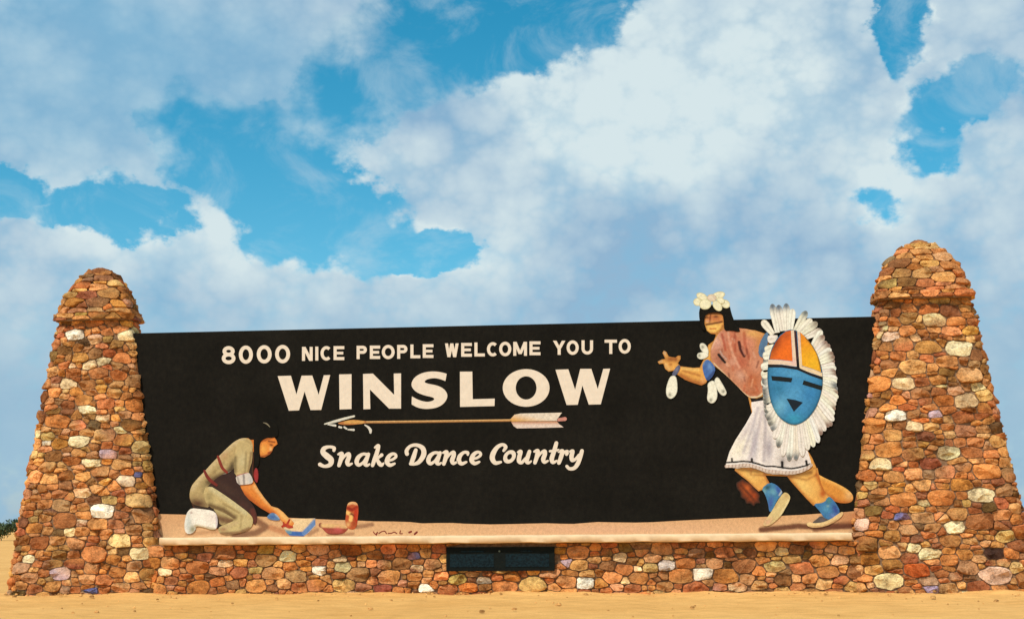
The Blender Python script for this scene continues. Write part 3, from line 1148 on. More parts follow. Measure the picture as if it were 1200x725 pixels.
# the big town name
letter([[(325.5, 440.5), (341, 440), (347.5, 462), (353.5, 440), (366, 439.8), (373.5, 462.5), (379.5, 439.5), (387, 439.2), (376.5, 480), (364, 480.2), (357, 458.5), (350.5, 480.5), (338.5, 481)]], 'W')
letter([[(397.5, 438.5), (412, 438.2), (412, 479), (398, 479.5)]], 'I')
letter([[(425.5, 438), (437, 437.5), (462, 462.5), (461.5, 437.5), (470, 437.3), (470, 478.5), (456, 478.5), (433.5, 456), (434, 479), (426, 479.3)]], 'N')
S_OUT = [(523.5, 437.7), (523.5, 437.9), (522, 446.3), (521.8, 446.2), (515, 443.6), (508, 442.6), (500, 444.2), (496.8, 447.3), (501, 449.3), (512, 451.2), (520, 455), (524.3, 461), (524.2, 466.5), (520, 473),
         (512, 477.6), (500, 479.2), (490, 477.8), (482.6, 473.7), (482.4, 473.5), (482.7, 464.2), (482.9, 464.2), (490, 468.3), (500, 471), (507, 469.6), (509.8, 467), (506, 464.8), (498, 463.3), (488, 459.5), (482.7, 453.7), (482, 448.5), (486, 441.5), (495, 436.5), (506, 434.8), (516, 435.6)]
letter([chaikin(S_OUT, 2)], 'S')
letter([[(539, 435.3), (553.5, 435.2), (554, 467.5), (579.8, 466.8), (579.5, 475.5), (539.2, 476.5)]], 'L')


def big_o():
    out = []
    A = np.linspace(0, 2 * math.pi, 57)
    for i in range(56):
        f = lambda a, rx, ry: (616.6 + rx * math.cos(a), 454.3 + ry * math.sin(a))
        out.append([f(A[i], 27.4, 22), f(A[i + 1], 27.4, 22), f(A[i + 1], 12.2, 13.6), f(A[i], 12.2, 13.6)])
    return out


letter(big_o(), 'O')
letter([[(651, 433), (666, 432.5), (674, 456.5), (680, 432), (693, 432), (700.5, 455.5), (707, 432), (715, 431.8), (704, 473.5), (690, 473.8), (682.5, 451.5), (677, 474), (664, 474.3)]], 'W')

# brush script line
T_N = [[(396.5, 532, 2.5), (400.5, 531.3, 5), (399.5, 538, 5), (397.3, 545, 4.2)], [(398.8, 541, 2.5), (404, 534, 3), (408.5, 531.5, 4.5), (409, 535, 5), (407, 541, 5.2), (408.5, 544.3, 4), (412.5, 542.8, 2.3)]]
T_A = [[(430, 532, 3.5), (425, 531.8, 3.5), (420, 535.5, 5), (418, 541, 5.2), (420.5, 544.5, 4), (425.5, 541.5, 3), (429, 536, 2.5)], [(431.8, 531.8, 4), (429.5, 538, 5), (428, 543, 5), (430, 545, 3.5), (433, 543.5, 2.2)]]
T_E = [[(455, 539.3, 3), (460, 538, 3), (464, 534.8, 3.4), (463, 531.8, 3.2), (459, 531.8, 3.8), (455, 535.5, 5), (453.5, 541, 5.4), (457, 544.6, 4.4), (462.5, 542.8, 2.6)]]
SCRIPT = [('S', [[(391.3, 527.5, 3.5), (391.5, 524.5, 4), (386, 523.2, 3.2), (380, 525, 5), (378.5, 529.5, 6), (383, 534, 7.2), (388, 538.5, 6.8), (387, 544, 5), (380.5, 546, 3.6), (375, 543.8, 4.6)]], 0, 0),
          ('n', T_N, 0, 0), ('a', T_A, 0, 0),
          ('k', [[(439.5, 524, 2.5), (443.5, 522, 4.2), (441.5, 531, 5), (439, 538, 5), (436.6, 545, 4)], [(440, 539.5, 2.5), (444, 535.5, 3), (447.3, 532.8, 4.2)], [(442, 538, 3.4), (444.5, 542.5, 5), (447, 544.6, 4.2), (449.5, 542.5, 2.2)]], 0, 0),
          ('e', T_E, 0, 0),
          ('D', [[(477, 531.5, 4.6), (476.6, 527.5, 4.4), (481, 522.4, 3.6), (488.5, 521.2, 4), (495.5, 525, 5.6), (496.5, 532.5, 6), (491.5, 540.5, 5), (486, 543.2, 3.6), (481, 543.2, 3.4)], [(487.3, 527, 4.2), (484.8, 535, 5.4), (482, 542.5, 4.6)]], 0, 0),
          ('a', T_A, 84, -1.6), ('n', T_N, 122.8, -1.8),
          ('c', [[(548.2, 532.5, 2.6), (548, 530, 3.8), (543.5, 529.8, 3.4), (539, 534, 5), (537.8, 539.5, 5.4), (541, 542.9, 4.4), (546.5, 541, 2.6)]], 0, 0),
          ('e', T_E, 99.2, -2.0),
          ('C', [[(590.2, 527.8, 3), (592.6, 523.4, 4.4), (589, 520.6, 3.6), (583, 523.5, 4.6), (578.2, 530.5, 6), (577, 537, 6), (580.5, 542, 4.8), (587, 541, 2.8)]], 0, 0),
          ('o', None, 0, 0),
          ('u', [[(607, 529.5, 2.5), (610.2, 528.8, 4.6), (608.6, 535, 5.2), (608.3, 540, 5), (611.5, 541.5, 4), (616, 536.5, 2.8)], [(620.5, 528.6, 4.2), (618.5, 535, 5), (617.2, 540, 5), (619.3, 542, 3.4), (622.5, 540, 2)]], 0, 0),
          ('n', T_N, 229.6, -3.2),
          ('t', [[(652, 518.8, 4.4), (649.5, 528, 5), (646.6, 537, 5.4), (648, 541.4, 4.2), (652.5, 539.5, 2.2)], [(644.5, 528.3, 2.8), (654.5, 527, 2.8)]], 0, 0),
          ('r', [[(654.8, 529, 2.5), (659, 528.3, 5), (657.5, 535, 5), (655, 542, 4.4)], [(657.2, 536, 2.4), (661, 530, 3), (664.8, 529, 4.6), (664, 532, 3.6)]], 0, 0),
          ('y', [[(667.5, 529, 2.4), (671, 528.4, 4.6), (669.8, 534, 5.2), (670.5, 538.8, 4.6), (674.5, 537.5, 3.4), (678.5, 532.5, 2.8)], [(682, 528, 4.4), (680, 535, 5), (677, 543, 5), (673, 548, 4.4), (667.5, 548.8, 3.8), (664.3, 546, 3.6)]], 0, 0)]
for ch, strokes, dx, dy in SCRIPT:
    polys = []
    if strokes is None:
        polys = ring_polys(597.2, 534.8, 5.0, 5.6, 4.4, 32, slant=0.25)
    else:
        for s in strokes:
            polys += stroke_polys([(p[0] + dx, p[1] + dy) for p in s], [p[2] for p in s], True, 6)
    letter(polys, ch)


# ------------------------------------------------------------------ sign painting
PIGMENT = 0.74


def painter(base, marks=(), mottle=0.05, seed=0):
    """marks: ('blob',x,y,rx,ry,rot,colour,alpha) soft patch | ('line',pts,width,colour,alpha,soft) brush line |
    ('rim',width,colour,alpha) tone along the outline | ('grad',x0,y0,x1,y1,colour,alpha)"""
    B = np.array(lin(base))
    ph = np.random.default_rng(seed + 100).uniform(0, 6.28, 6)

    def f(x, y, edge):
        c = np.tile(B, (len(x), 1))

        def mixin(a, col):
            nonlocal c
            a = a[:, None]
            c = c * (1 - a) + np.array(lin(col)) * a
        for m in marks:
            if m[0] == 'poly':
                mixin(inside(x, y, m[1]).astype(float), m[2])
            elif m[0] == 'blob':
                _, bx, by, rx, ry, rot, col, al = m
                ca, sa = math.cos(rad(rot)), math.sin(rad(rot))
                dx, dy = x - bx, y - by
                q = ((dx * ca + dy * sa) / rx) ** 2 + ((-dx * sa + dy * ca) / ry) ** 2
                mixin(al * np.exp(-q), col)
            elif m[0] == 'line':
                _, pts, w, col, al, soft = m
                d = seg_dist(x, y, pts, False)
                mixin(al * np.clip((w / 2 + soft - d) / max(soft, 0.05), 0, 1), col)
            elif m[0] == 'rim':
                _, w, col, al = m
                mixin(al * np.clip(1 - edge / w, 0, 1), col)
            elif m[0] == 'grad':
                _, x0, y0, x1, y1, col, al = m
                L = (x1 - x0) ** 2 + (y1 - y0) ** 2
                t = np.clip(((x - x0) * (x1 - x0) + (y - y0) * (y1 - y0)) / L, 0, 1)
                mixin(al * t, col)
        n = np.sin(x * .7 + ph[0] + np.sin(y * .5 + ph[1])) * np.sin(y * .8 + ph[2] + np.sin(x * .45 + ph[3])) + .6 * np.sin(x * 1.9 + ph[4]) * np.sin(y * 2.1 + ph[5])
        return np.clip(c * PIGMENT * (1 + mottle * n[:, None]), 0.002, 0.9)
    return f


# strip of painted desert along the foot of the board
GTOP = [(150, 601), (215, 602.5), (262, 603.6), (300, 604.6), (345, 606.5), (390, 608.6), (412, 609.2), (438, 610.4), (460, 610.6), (480, 611.2), (495, 612.8), (512, 612.4), (530, 612.3), (545, 613.2), (575, 614), (600, 613.6), (640, 612.6), (656, 613.2), (672, 613.4),
        (700, 611.2), (720, 611.6), (745, 611.9), (765, 611.4), (800, 609.4), (830, 608), (860, 606.6), (885, 605.6), (900, 605), (922, 603.6), (940, 602.8), (965, 601), (985, 600), (1000, 598.6), (1030, 597)]
strip = GTOP + [(1030, 623.6), (600, 627.4), (150, 631.2)]
plate('painted_ground', [strip], 0.0, 0.012, M_PAINT, BOARD,
      painter((224, 172, 122), [('grad', 600, 606, 600, 630, (236, 190, 140), 0.7), ('blob', 700, 620, 120, 8, 0, (230, 176, 140), .6), ('blob', 950, 616, 60, 4.5, -2, (112, 66, 44), .0),
                                ('line', [(892, 620.4), (912, 618.4), (935, 616), (960, 617.4), (1000, 616)], 4.2, (104, 58, 38), .95, 2.2), ('line', [(955, 619), (1000, 613)], 5, (104, 58, 38), .9, 2.5), ('line', [(985, 606), (1004, 606)], 9, (196, 132, 84), .7, 4),
                                ('line', [(418, 617), (436, 614.2)], 3, (150, 104, 74), .8, 1.8), ('line', [(300, 609), (312, 617), (300, 624), (275, 627.5)], 4.5, (124, 78, 54), .85, 3),
                                ('line', [(318, 618), (333, 623), (352, 628)], 4.5, (196, 128, 84), .8, 2.5), ('line', [(372, 620), (362, 626)], 2.5, (168, 122, 88), .8, 2), ('line', [(384, 626.5), (414, 625)], 2, (160, 110, 76), .7, 1.6),
                                ('line', [(219, 626), (256, 622)], 2.4, (196, 144, 100), .7, 2)], 0.035, 3), grid=1.6,
      label='tan strip of painted desert ground with an uneven upper edge')
# painter's small red brush signature on the strip
sig = []
for pts in ([(437.5, 622.6), (440, 625.5), (442.5, 623.2), (441, 626.6)], [(444, 624.6), (447.5, 622.4), (451, 622), (453, 624.8)], [(455, 624.6), (459, 624.2), (462, 623), (465, 624.6)], [(469.5, 621.4), (468.6, 624.6), (471.6, 624.8)], [(479.5, 623.4), (482, 622.4)], [(486, 625.4), (488.6, 623)]):
    sig += stroke_polys(pts, 1.2 if len(pts) > 2 else 2.2, True, 4)
tag(plate('signature', sig, 0.012, 0.004, M_PAINT, BOARD, painter((128, 42, 30))), kind='stuff')

# the arrow under the town name
ar = plate('arrow', stroke_polys([(404, 494.8), (500, 493.7), (600, 492.3)], [3.0, 2.8, 2.8], False, 6), 0.0, 0.014, M_PAINT, BOARD,
           painter((206, 152, 88), [('line', [(400, 496.4), (600, 494)], 1.0, (120, 74, 40), .8, 1.2), ('line', [(430, 493.4), (600, 491)], .8, (232, 190, 130), .8, .8)], .08), grid=1.1,
           label='painted arrow pointing left under the town name')


def sub(name, polys, depth, base, marks=(), parent=None, grid=None, seed=0, dome=0.0, dome_r=5, smooth_n=0, th=0.012, mottle=.05, label=None):
    return plate(name, polys, depth, th, M_PAINT, parent, painter(base, marks, mottle, seed), grid, dome, dome_r, smooth_n, label)


sub('arrowhead', [[(394, 495.8), (404, 493), (413, 491.4), (421, 492.2), (430, 493.2), (427, 496), (416, 497.2), (404, 497.8)]], 0.004, (192, 122, 66), [('line', [(405, 494), (425, 494)], 2, (226, 176, 96), .8, 2)], BOARD, 1.0, smooth_n=1)
sub('arrowhead', stroke_polys([(380.6, 496.6), (392, 493.6), (404, 490.2), (415, 487.4)], [1.5, 3, 2.8, 2.2], True, 5), 0.018, (226, 222, 204), (), BOARD)
sub('arrowhead', stroke_polys([(384, 497), (393, 498.4)], [1.2, 2.6]) + stroke_polys([(397.6, 500), (400, 500.6)], 2.4) + stroke_polys([(403.6, 500.2), (406, 502)], 2.2) + stroke_polys([(408, 503), (414.6, 503.4)], [1.6, 2.6]), 0.018, (226, 222, 208), (), BOARD)
sub('thong', stroke_polys([(427.5, 497.6), (431.5, 500.2), (434, 503.6), (434.2, 506.6)], [1.2, 2.6, 3.6, 2.4], True, 5), 0.002, (226, 220, 206), (), BOARD)
sub('fletching', [[(597, 492), (603, 485.6), (610, 484.2), (658.6, 483.2), (654.5, 488.6), (652.6, 492.8), (600, 493.6)]], 0.015, (238, 222, 200), [('grad', 610, 484, 608, 493, (226, 168, 84), .95)], BOARD, 1.0)
sub('fletching', [[(599, 494), (652.6, 493.2), (655, 496.4), (660.5, 500.4), (640, 501), (606, 501.6), (602, 499)]], 0.015, (234, 212, 196), [('grad', 620, 498, 620, 493.5, (196, 122, 66), .9)], BOARD, 1.0)
sub('nock', stroke_polys([(654.5, 491.6), (662, 490.6)], [3.6, 4.6]), 0.015, (206, 140, 124), (), BOARD)

# ------------------------------------------------------------------ running dancer, a painted cut-out
SK, SKD, SKL = (238, 174, 86), (176, 102, 46), (250, 208, 120)
arm_l = [(830, 404), (838, 398), (842, 412), (838, 428), (833, 440), (827, 449), (822, 451.5), (812, 448.4), (803, 445), (794, 439), (790, 434), (783.5, 435.4), (779.4, 432), (777.4, 426), (772.4, 426.4), (770.6, 423.6), (775.6, 421), (779.6, 420.4), (776.4, 413.4), (778, 410.6), (781, 412.4),
         (783.6, 417.4), (787, 418.2), (791.6, 418.8), (794.4, 416.6), (797.4, 416.6), (797.6, 420.4), (794.4, 425.6), (797.4, 429), (812, 430.8), (820, 430.4), (824, 422)]
head = [(824, 370), (826.4, 366), (840, 363), (848, 366), (848.4, 380), (850, 390), (846, 396), (841, 395), (838, 391.6), (833, 391), (828.4, 387.4), (825.4, 379), (824, 374)]
leg_l = [(862, 546), (875, 545), (893, 549), (899, 560.6), (902, 566), (895, 573), (889, 575.4), (884, 571), (876, 563), (868, 557), (861, 551)]
leg_r = [(918, 552), (958, 548), (962, 566), (966, 575), (973, 582), (968, 591), (953, 592), (945, 584), (935, 573), (927, 564)]
thigh = [(930, 500), (945, 525), (951.6, 536), (956.4, 547), (957, 556), (945, 562), (925, 558), (880, 556), (880, 520), (890, 480)]
torso_b = [(841, 388), (834, 405), (833, 425), (850, 439), (878, 466), (896, 466), (902, 430), (900, 392), (885, 387), (858, 384)]
hip = [(876, 462), (898, 462), (935, 510), (925, 540), (880, 550), (866, 545), (870, 520), (881, 484)]
DAN = plate('painted_dancer', [arm_l, head, leg_l, leg_r, thigh, torso_b, hip], 0.016, 0.022, M_PAINT, None,
            painter(SK, [('blob', 940, 570, 16, 12, 40, SKL, .8), ('line', [(921, 556), (945, 583), (953, 590)], 2, (206, 132, 56), .7, 3), ('blob', 964, 578, 4, 5, 0, (190, 84, 26), .9), ('line', [(957, 556), (966, 576)], 1.5, (196, 104, 36), .8, 3),
                         ('blob', 880, 556, 12, 8, 30, SKL, .6), ('line', [(862, 552), (876, 564), (888, 575)], 1.5, (214, 148, 80), .8, 2), ('line', [(897, 556), (902, 566)], 2, SKD, .7, 3), ('line', [(866, 549), (893, 552), (925, 558), (950, 553)], 1.5, (120, 76, 30), .8, 3.5),
                         ('line', [(798, 440), (812, 447), (824, 450)], 2, SKD, .85, 4), ('line', [(800, 434), (820, 440)], 1.2, (184, 112, 50), .7, 1.5), ('line', [(800, 431.5), (818, 433)], 1.5, SKL, .7, 2), ('blob', 824, 446, 3, 3.5, 0, (240, 170, 110), .7),
                         ('blob', 786, 421, 7, 3.4, 0, (140, 66, 26), .85), ('blob', 792, 421, 3, 3, 0, (150, 78, 34), .8), ('blob', 780, 428, 2.6, 2.6, 0, (240, 196, 130), .8), ('blob', 783.5, 432, 2.4, 2.4, 0, (236, 190, 120), .8), ('blob', 786, 427, 2, 1.6, 0, (170, 96, 40), .8), ('blob', 774, 423.4, 2.4, 1.6, 0, (226, 190, 140), .8), ('blob', 779, 413, 1.8, 3, 0, (206, 184, 150), .8), ('blob', 796, 418, 2, 2, 0, (214, 150, 80), .8),
                         # face: warm lower half, brown mask, dark line across
                         ('blob', 836, 372.6, 14, 6, 0, (198, 112, 64), .95), ('blob', 835.5, 384.8, 12, 5, 0, (255, 210, 112), 1.0), ('line', [(826, 380.6), (834, 379.4), (846, 377)], 1.0, (92, 40, 18), .95, 1.1),
                         ('blob', 828.4, 372, 2.6, 1.1, 0, (70, 28, 16), .95), ('blob', 839, 371, 3.2, 1.1, -4, (64, 26, 16), .95), ('line', [(832.6, 369), (831.6, 377.4)], .6, (120, 54, 24), .9, 1), ('blob', 834.4, 375, 1.3, 3, 0, (226, 150, 92), .9), ('blob', 829, 376.4, 2.4, 1.2, 0, (222, 170, 140), .8),
                         ('blob', 842, 375.6, 2.6, 1.2, 0, (214, 132, 84), .8), ('line', [(831.6, 385.2), (838.6, 385)], .7, (196, 92, 44), .9, .9), ('line', [(847, 382), (843, 390)], 1, (176, 104, 50), .8, 2), ('line', [(834, 391), (842, 391)], 1, (190, 118, 56), .8, 1.5), ('line', [(826.6, 367.2), (846, 367.4)], 1, (60, 30, 18), .8, 1.6),
                         ('rim', 2.2, (160, 88, 34), .55)], .05, 1), grid=0.9, dome=0.02, dome_r=5)
tag(DAN, 'painted cut-out of a running dancer in white kilt carrying a feathered round shield', 'painted figure')
DD = 0.05
# body paint on the chest
_tr = np.random.default_rng(8)
STREAKS = []
for _ in range(46):
    x_, y_ = _tr.uniform(838, 898), _tr.uniform(390, 464)
    L_ = _tr.uniform(3, 9)
    a_ = rad(_tr.normal(75, 18))
    STREAKS.append(('line', [(x_, y_), (x_ + L_ * math.cos(a_), y_ + L_ * math.sin(a_))], _tr.uniform(.4, 1.6), [(168, 70, 44), (232, 176, 146), (196, 98, 60), (120, 60, 44), (226, 160, 120)][_tr.integers(5)], _tr.uniform(.35, .75), 1.4))
sub('torso', [[(846, 385.6), (838, 397), (834, 406), (832, 414), (835, 425), (842, 432), (850, 439), (860, 448), (870, 459), (878, 466), (886, 466.4), (894, 463), (898, 452), (900, 430), (899, 405), (897, 393), (885, 387.4), (870, 384.6), (858, 384.8)]], DD, (206, 138, 104),
    [('blob', 858, 400, 10, 14, 0, (196, 88, 56), .6), ('blob', 876, 402, 8, 12, 0, (222, 142, 112), .7), ('blob', 884, 391, 12, 5, 10, (236, 178, 100), .9), ('blob', 890, 402, 5, 12, 0, (214, 142, 72), .7), ('blob', 842, 402, 6, 9, 30, (218, 164, 146), .8), ('blob', 844, 420, 7, 8, 0, (140, 78, 66), .55),
     ('blob', 868, 424, 12, 10, 20, (184, 82, 52), .7), ('blob', 882, 446, 10, 12, 0, (190, 100, 52), .8), ('blob', 868, 440, 7, 5, 40, (226, 176, 150), .65), ('blob', 858, 424, 6, 5, 30, (222, 166, 140), .6), ('blob', 886, 428, 6, 8, 0, (226, 160, 128), .7), ('blob', 884, 460, 9, 3, 0, (176, 90, 44), .7),
     ('line', [(846, 392), (848, 400), (850, 410)], 1.2, (176, 70, 40), .7, 1.6), ('line', [(853, 388), (855, 402), (859, 416), (866, 430)], 1.2, (236, 178, 146), .6, 1.6), ('line', [(862, 388), (861, 398)], 1.4, (150, 62, 40), .6, 1.6), ('line', [(872, 390), (873, 404), (878, 420)], 1.6, (174, 72, 40), .6, 2),
     *STREAKS, ('line', [(842, 415.5), (846.5, 421), (849.5, 424.5)], 2.2, (30, 16, 12), 1, .8), ('line', [(844, 411.5), (846.4, 416.4), (851, 420.6)], .8, (206, 176, 162), .8, .8), ('line', [(866, 401), (867.6, 409), (872, 417)], 2.6, (66, 20, 14), .95, 1), ('line', [(869.4, 408), (872.6, 415.6)], .7, (200, 130, 110), .7, .8),
     ('line', [(836, 426), (850, 440), (870, 460), (880, 467)], 1.4, (240, 214, 170), .9, 1.0), ('line', [(880, 466), (888, 466), (897, 459)], 2, (244, 224, 184), .95, 1.2), ('line', [(840, 395), (834, 408)], 1.0, (236, 190, 160), .6, 1.5)], DAN, 0.8, 2, 0.03, 10, 1, mottle=.07)
sub('belt', [[(879, 466.6), (887, 467), (895, 463.6), (896, 470), (881.4, 473)]], DD, (22, 16, 14), (), DAN)
HEM = [(850, 548), (856, 547.6), (863, 548.6), (871, 547.2), (880, 547.6), (888, 550), (897, 553.6), (905, 555), (913, 555.4), (922, 556.2), (931, 555.6), (940, 553.4), (948, 549.4), (951, 545.6)]
sub('kilt', [[(880.6, 471), (896, 468.6), (912, 480), (932, 498), (944, 520), (950, 540)] + HEM[::-1] + [(851, 541), (855, 528.6), (862, 515), (874, 496.4), (881.6, 482.6), (880.4, 476)]], DD + .004, (252, 242, 234),
    [('blob', 866, 524, 10, 18, 30, (255, 246, 222), .9), ('blob', 884, 520, 5, 22, 5, (172, 166, 182), .75), ('blob', 874, 505, 3, 16, 30, (206, 192, 196), .6), ('blob', 893, 500, 4, 26, 0, (228, 214, 206), .6), ('blob', 901, 525, 5, 16, 0, (170, 160, 168), .85), ('blob', 911, 534, 3, 12, 0, (226, 216, 206), .7), ('blob', 917, 540, 4, 8, 0, (150, 142, 140), .8), ('blob', 930, 540, 14, 7, 0, (190, 176, 168), .6),
     ('line', [(871, 530), (882, 500), (888, 478)], .8, (186, 176, 184), .6, 2.5), ('line', [(878, 538), (888, 506), (893, 482)], .8, (192, 180, 186), .6, 2.5), ('line', [(896, 474), (897, 500), (895, 540)], 1, (166, 156, 164), .6, 2.5),
     ('line', [(851.4, 541.6), (862, 541), (871, 540.2), (880, 541), (888, 543.2), (897, 546), (906, 546), (917, 547.6), (927, 548.8), (935, 547.6), (943, 545.6), (949, 543.4)], 1.5, (24, 18, 14), 1, .5),
     ('line', [(857.6, 537), (857.8, 541)], 1.6, (24, 18, 14), 1, .6), ('line', [(881, 537.6), (881.2, 541)], 2.2, (24, 18, 14), 1, .6), ('line', [(916.4, 541), (916.6, 547)], 2.4, (24, 18, 14), 1, .6), ('line', [(944.6, 540), (945.6, 545)], 2.2, (24, 18, 14), 1, .6)], DAN, 0.75, 4, 0.02, 8, mottle=.03)
rope = []
sub('hem_cord', stroke_polys([(851, 546), (863, 545.6), (873, 544.2), (884, 546.2), (897, 550.8), (908, 552.2), (922, 553.4), (935, 552.4), (946, 548.2), (950.4, 544.6)], 3.6, True, 5), DD + .034, (226, 206, 190), [('line', [(x, 540), (x + 2.4, 560)], .5, (150, 118, 100), .7, .5) for x in range(850, 952, 4)][0:0] +
    [('line', [(x, 558), (x + 3, 540)], .4, (160, 126, 108), .75, .5) for x in range(848, 952, 4)], DAN, 0.8, 5)
# pelt swinging behind, brush tail between the legs
sub('fox_pelt', [[(955, 553), (966, 559.6), (980, 565.6), (993, 572.6), (999.4, 579), (1000, 585), (996, 589), (985, 589.4), (975, 586), (968, 580), (961, 570), (955, 562)]], 0.012, (226, 150, 62), [('line', [(960, 557), (980, 566), (996, 577)], 1.5, (246, 186, 96), .8, 4), ('line', [(966, 579), (985, 589), (998, 588)], 2, (190, 104, 40), .8, 4), ('blob', 995, 580, 5, 6, 0, (244, 196, 130), .7)], DAN, 0.9, 6, .02, 6, 2)
sub('fur_tail', [[(862, 565), (866, 563.4), (870, 559.6), (875, 564), (881, 567.4), (886, 574), (891.4, 580), (889.4, 584), (892, 590), (886, 589), (883.6, 594), (879.6, 589.4), (874, 590.6), (873, 585), (867.4, 583), (868, 577), (863.4, 573)]], 0.012, (150, 66, 24), [('rim', 7, (34, 28, 21), 1.0), ('blob', 875, 572, 4, 5, 30, (204, 100, 40), .8), ('blob', 883, 581, 4, 4, 30, (170, 70, 26), .8), ('line', [(868, 568), (884, 586)], 1, (96, 44, 20), .8, 2)], DAN, 0.9, 7, .015, 5, 2, mottle=.15)
# moccasins
sub('moccasin', [[(892, 572), (902, 564.6), (910, 567.6), (916.4, 574.6), (916.6, 578.6), (909.6, 587), (905.4, 598), (901.4, 600), (900, 589), (896.6, 579)]], DD, (70, 132, 176), [('blob', 906, 576, 5, 4, 0, (120, 180, 190), .7), ('blob', 912, 574, 3, 6, -20, (60, 80, 170), .8), ('blob', 903, 589, 3, 8, 10, (70, 84, 160), .8), ('blob', 899, 571, 5, 2.6, -30, (40, 70, 60), .8), ('blob', 895, 575, 3, 3, 0, (140, 190, 190), .6), ('line', [(916, 575), (913, 580)], .8, (220, 226, 226), .8, .8)], DAN, 0.8, 8, .015, 5, 1)
sub('sole', [[(918, 576.6), (922.4, 577), (926, 581), (925.4, 586), (921.6, 593), (916.6, 602), (910, 609), (903, 614.6), (896, 616.4), (893.6, 613.6), (899, 606), (905, 597.6), (910.6, 587)]], DD + .004, (226, 200, 138), [('blob', 921, 581, 3, 3.4, 0, (206, 170, 110), .8), ('blob', 900, 611, 6, 4, -40, (226, 172, 132), .9), ('line', [(924, 586), (914, 604)], .8, (246, 226, 170), .7, 1.2), ('line', [(908, 594), (913, 586)], 1, (196, 166, 108), .7, 1.5)], DAN, 0.8, 9, .015, 4, 1)
sub('moccasin', [[(953, 590), (966, 588.6), (970, 581.6), (974, 582.6), (980, 590), (984.6, 598.6), (981, 604.6), (973, 609), (966, 607), (961.6, 600), (957, 594.6)]], DD, (66, 124, 172), [('blob', 968, 596, 5, 4, 0, (90, 160, 196), .8), ('blob', 979, 597, 3.4, 7, -20, (60, 70, 150), .85), ('blob', 971, 586, 3, 4, 0, (80, 140, 130), .8), ('blob', 976, 604, 4, 3, 0, (110, 130, 190), .8), ('blob', 970, 592.6, 1.6, 1.2, 0, (150, 190, 190), .8)], DAN, 0.8, 10, .015, 5, 1)
sub('toe', [[(951, 612.6), (957, 607.6), (962, 603.6), (967, 607), (973, 609), (965, 612.4), (956, 613.6)]], DD + .002, (92, 82, 74), [('blob', 964, 609, 4, 3, 0, (110, 100, 110), .6)], DAN, 0.9, 11, .01, 3, 1)
sub('sole', [[(944.6, 613.4), (948.6, 610.8), (953, 612.8), (964, 611.8), (974, 607.6), (983, 601), (987.6, 598.8), (988, 603), (980, 610), (967, 616.6), (954, 618.2), (947, 616.6)]], DD + .004, (236, 200, 140), [('line', [(948, 617), (965, 616.6), (980, 609)], .8, (196, 146, 96), .8, 1.2)], DAN, 0.9, 12, .012, 3, 1)
# arm bands and hanging plumes
sub('armband', [[(823, 426), (828, 420.4), (834, 424), (838.8, 432), (836, 440), (829, 447.4), (825.6, 441), (823.4, 433)]], DD + .004, (74, 112, 178), [('blob', 832, 430, 3, 5, -20, (120, 160, 210), .7), ('line', [(837, 436), (828, 446)], 2, (50, 70, 120), .8, 2), ('line', [(823, 428), (826, 422)], 1, (150, 160, 150), .6, 1.2)], DAN, 0.8, 13, .015, 5, 1)
sub('wristband', [[(787, 438), (794.6, 426.6), (798, 430), (793.4, 439), (789, 440.6)]], DD, (92, 96, 122), [('blob', 793, 433, 1.6, 3, 30, (140, 140, 160), .7)], DAN, 0.9, 14, smooth_n=1)
sub('armband', [[(897.4, 388.6), (901, 391), (899, 405), (895, 420), (888.4, 416.4), (889.4, 403)]], DD + .034, (92, 126, 160), [('blob', 893, 412, 2, 5, 10, (70, 90, 120), .7)], DAN, 0.9, 15, smooth_n=1)
PL = (252, 248, 226)
for q, (pl, spots) in enumerate([([(786, 440), (792.6, 440), (794, 452), (793.6, 460), (790, 465.6), (785.4, 467.6), (781, 464.4), (780.2, 456), (782.6, 447)], (785, 462.6)), ([(828.6, 449), (836, 444.6), (839.6, 452), (841, 463.6), (839, 470), (834, 473.2), (829, 470), (828.4, 465), (829.8, 457)], (833, 468.6)),
                                 ([(836.6, 445), (841, 440.6), (846, 448.6), (851, 457.6), (851.6, 461.6), (848, 464.4), (843, 461), (838.6, 453)], (847.6, 458.6)), ([(819.6, 403), (823.6, 401.4), (828, 404.6), (831, 412), (828.6, 418), (824.6, 413.6), (820.4, 409)], (823.4, 406.6)), ([(817, 414), (822, 412.6), (828, 412), (831, 416.6), (826, 420.4), (820.4, 421.4), (816.6, 418.6)], (819.6, 416.6))]):
    sub('plume', [pl], DD + .006 + .003 * q, PL, [('blob', spots[0], spots[1], 2.0, 2.2, 0, (110, 110, 92), .8), ('rim', 1.2, (170, 168, 150), .6)], DAN, 0.8, 20 + q, .015, 4, 2, mottle=.03)
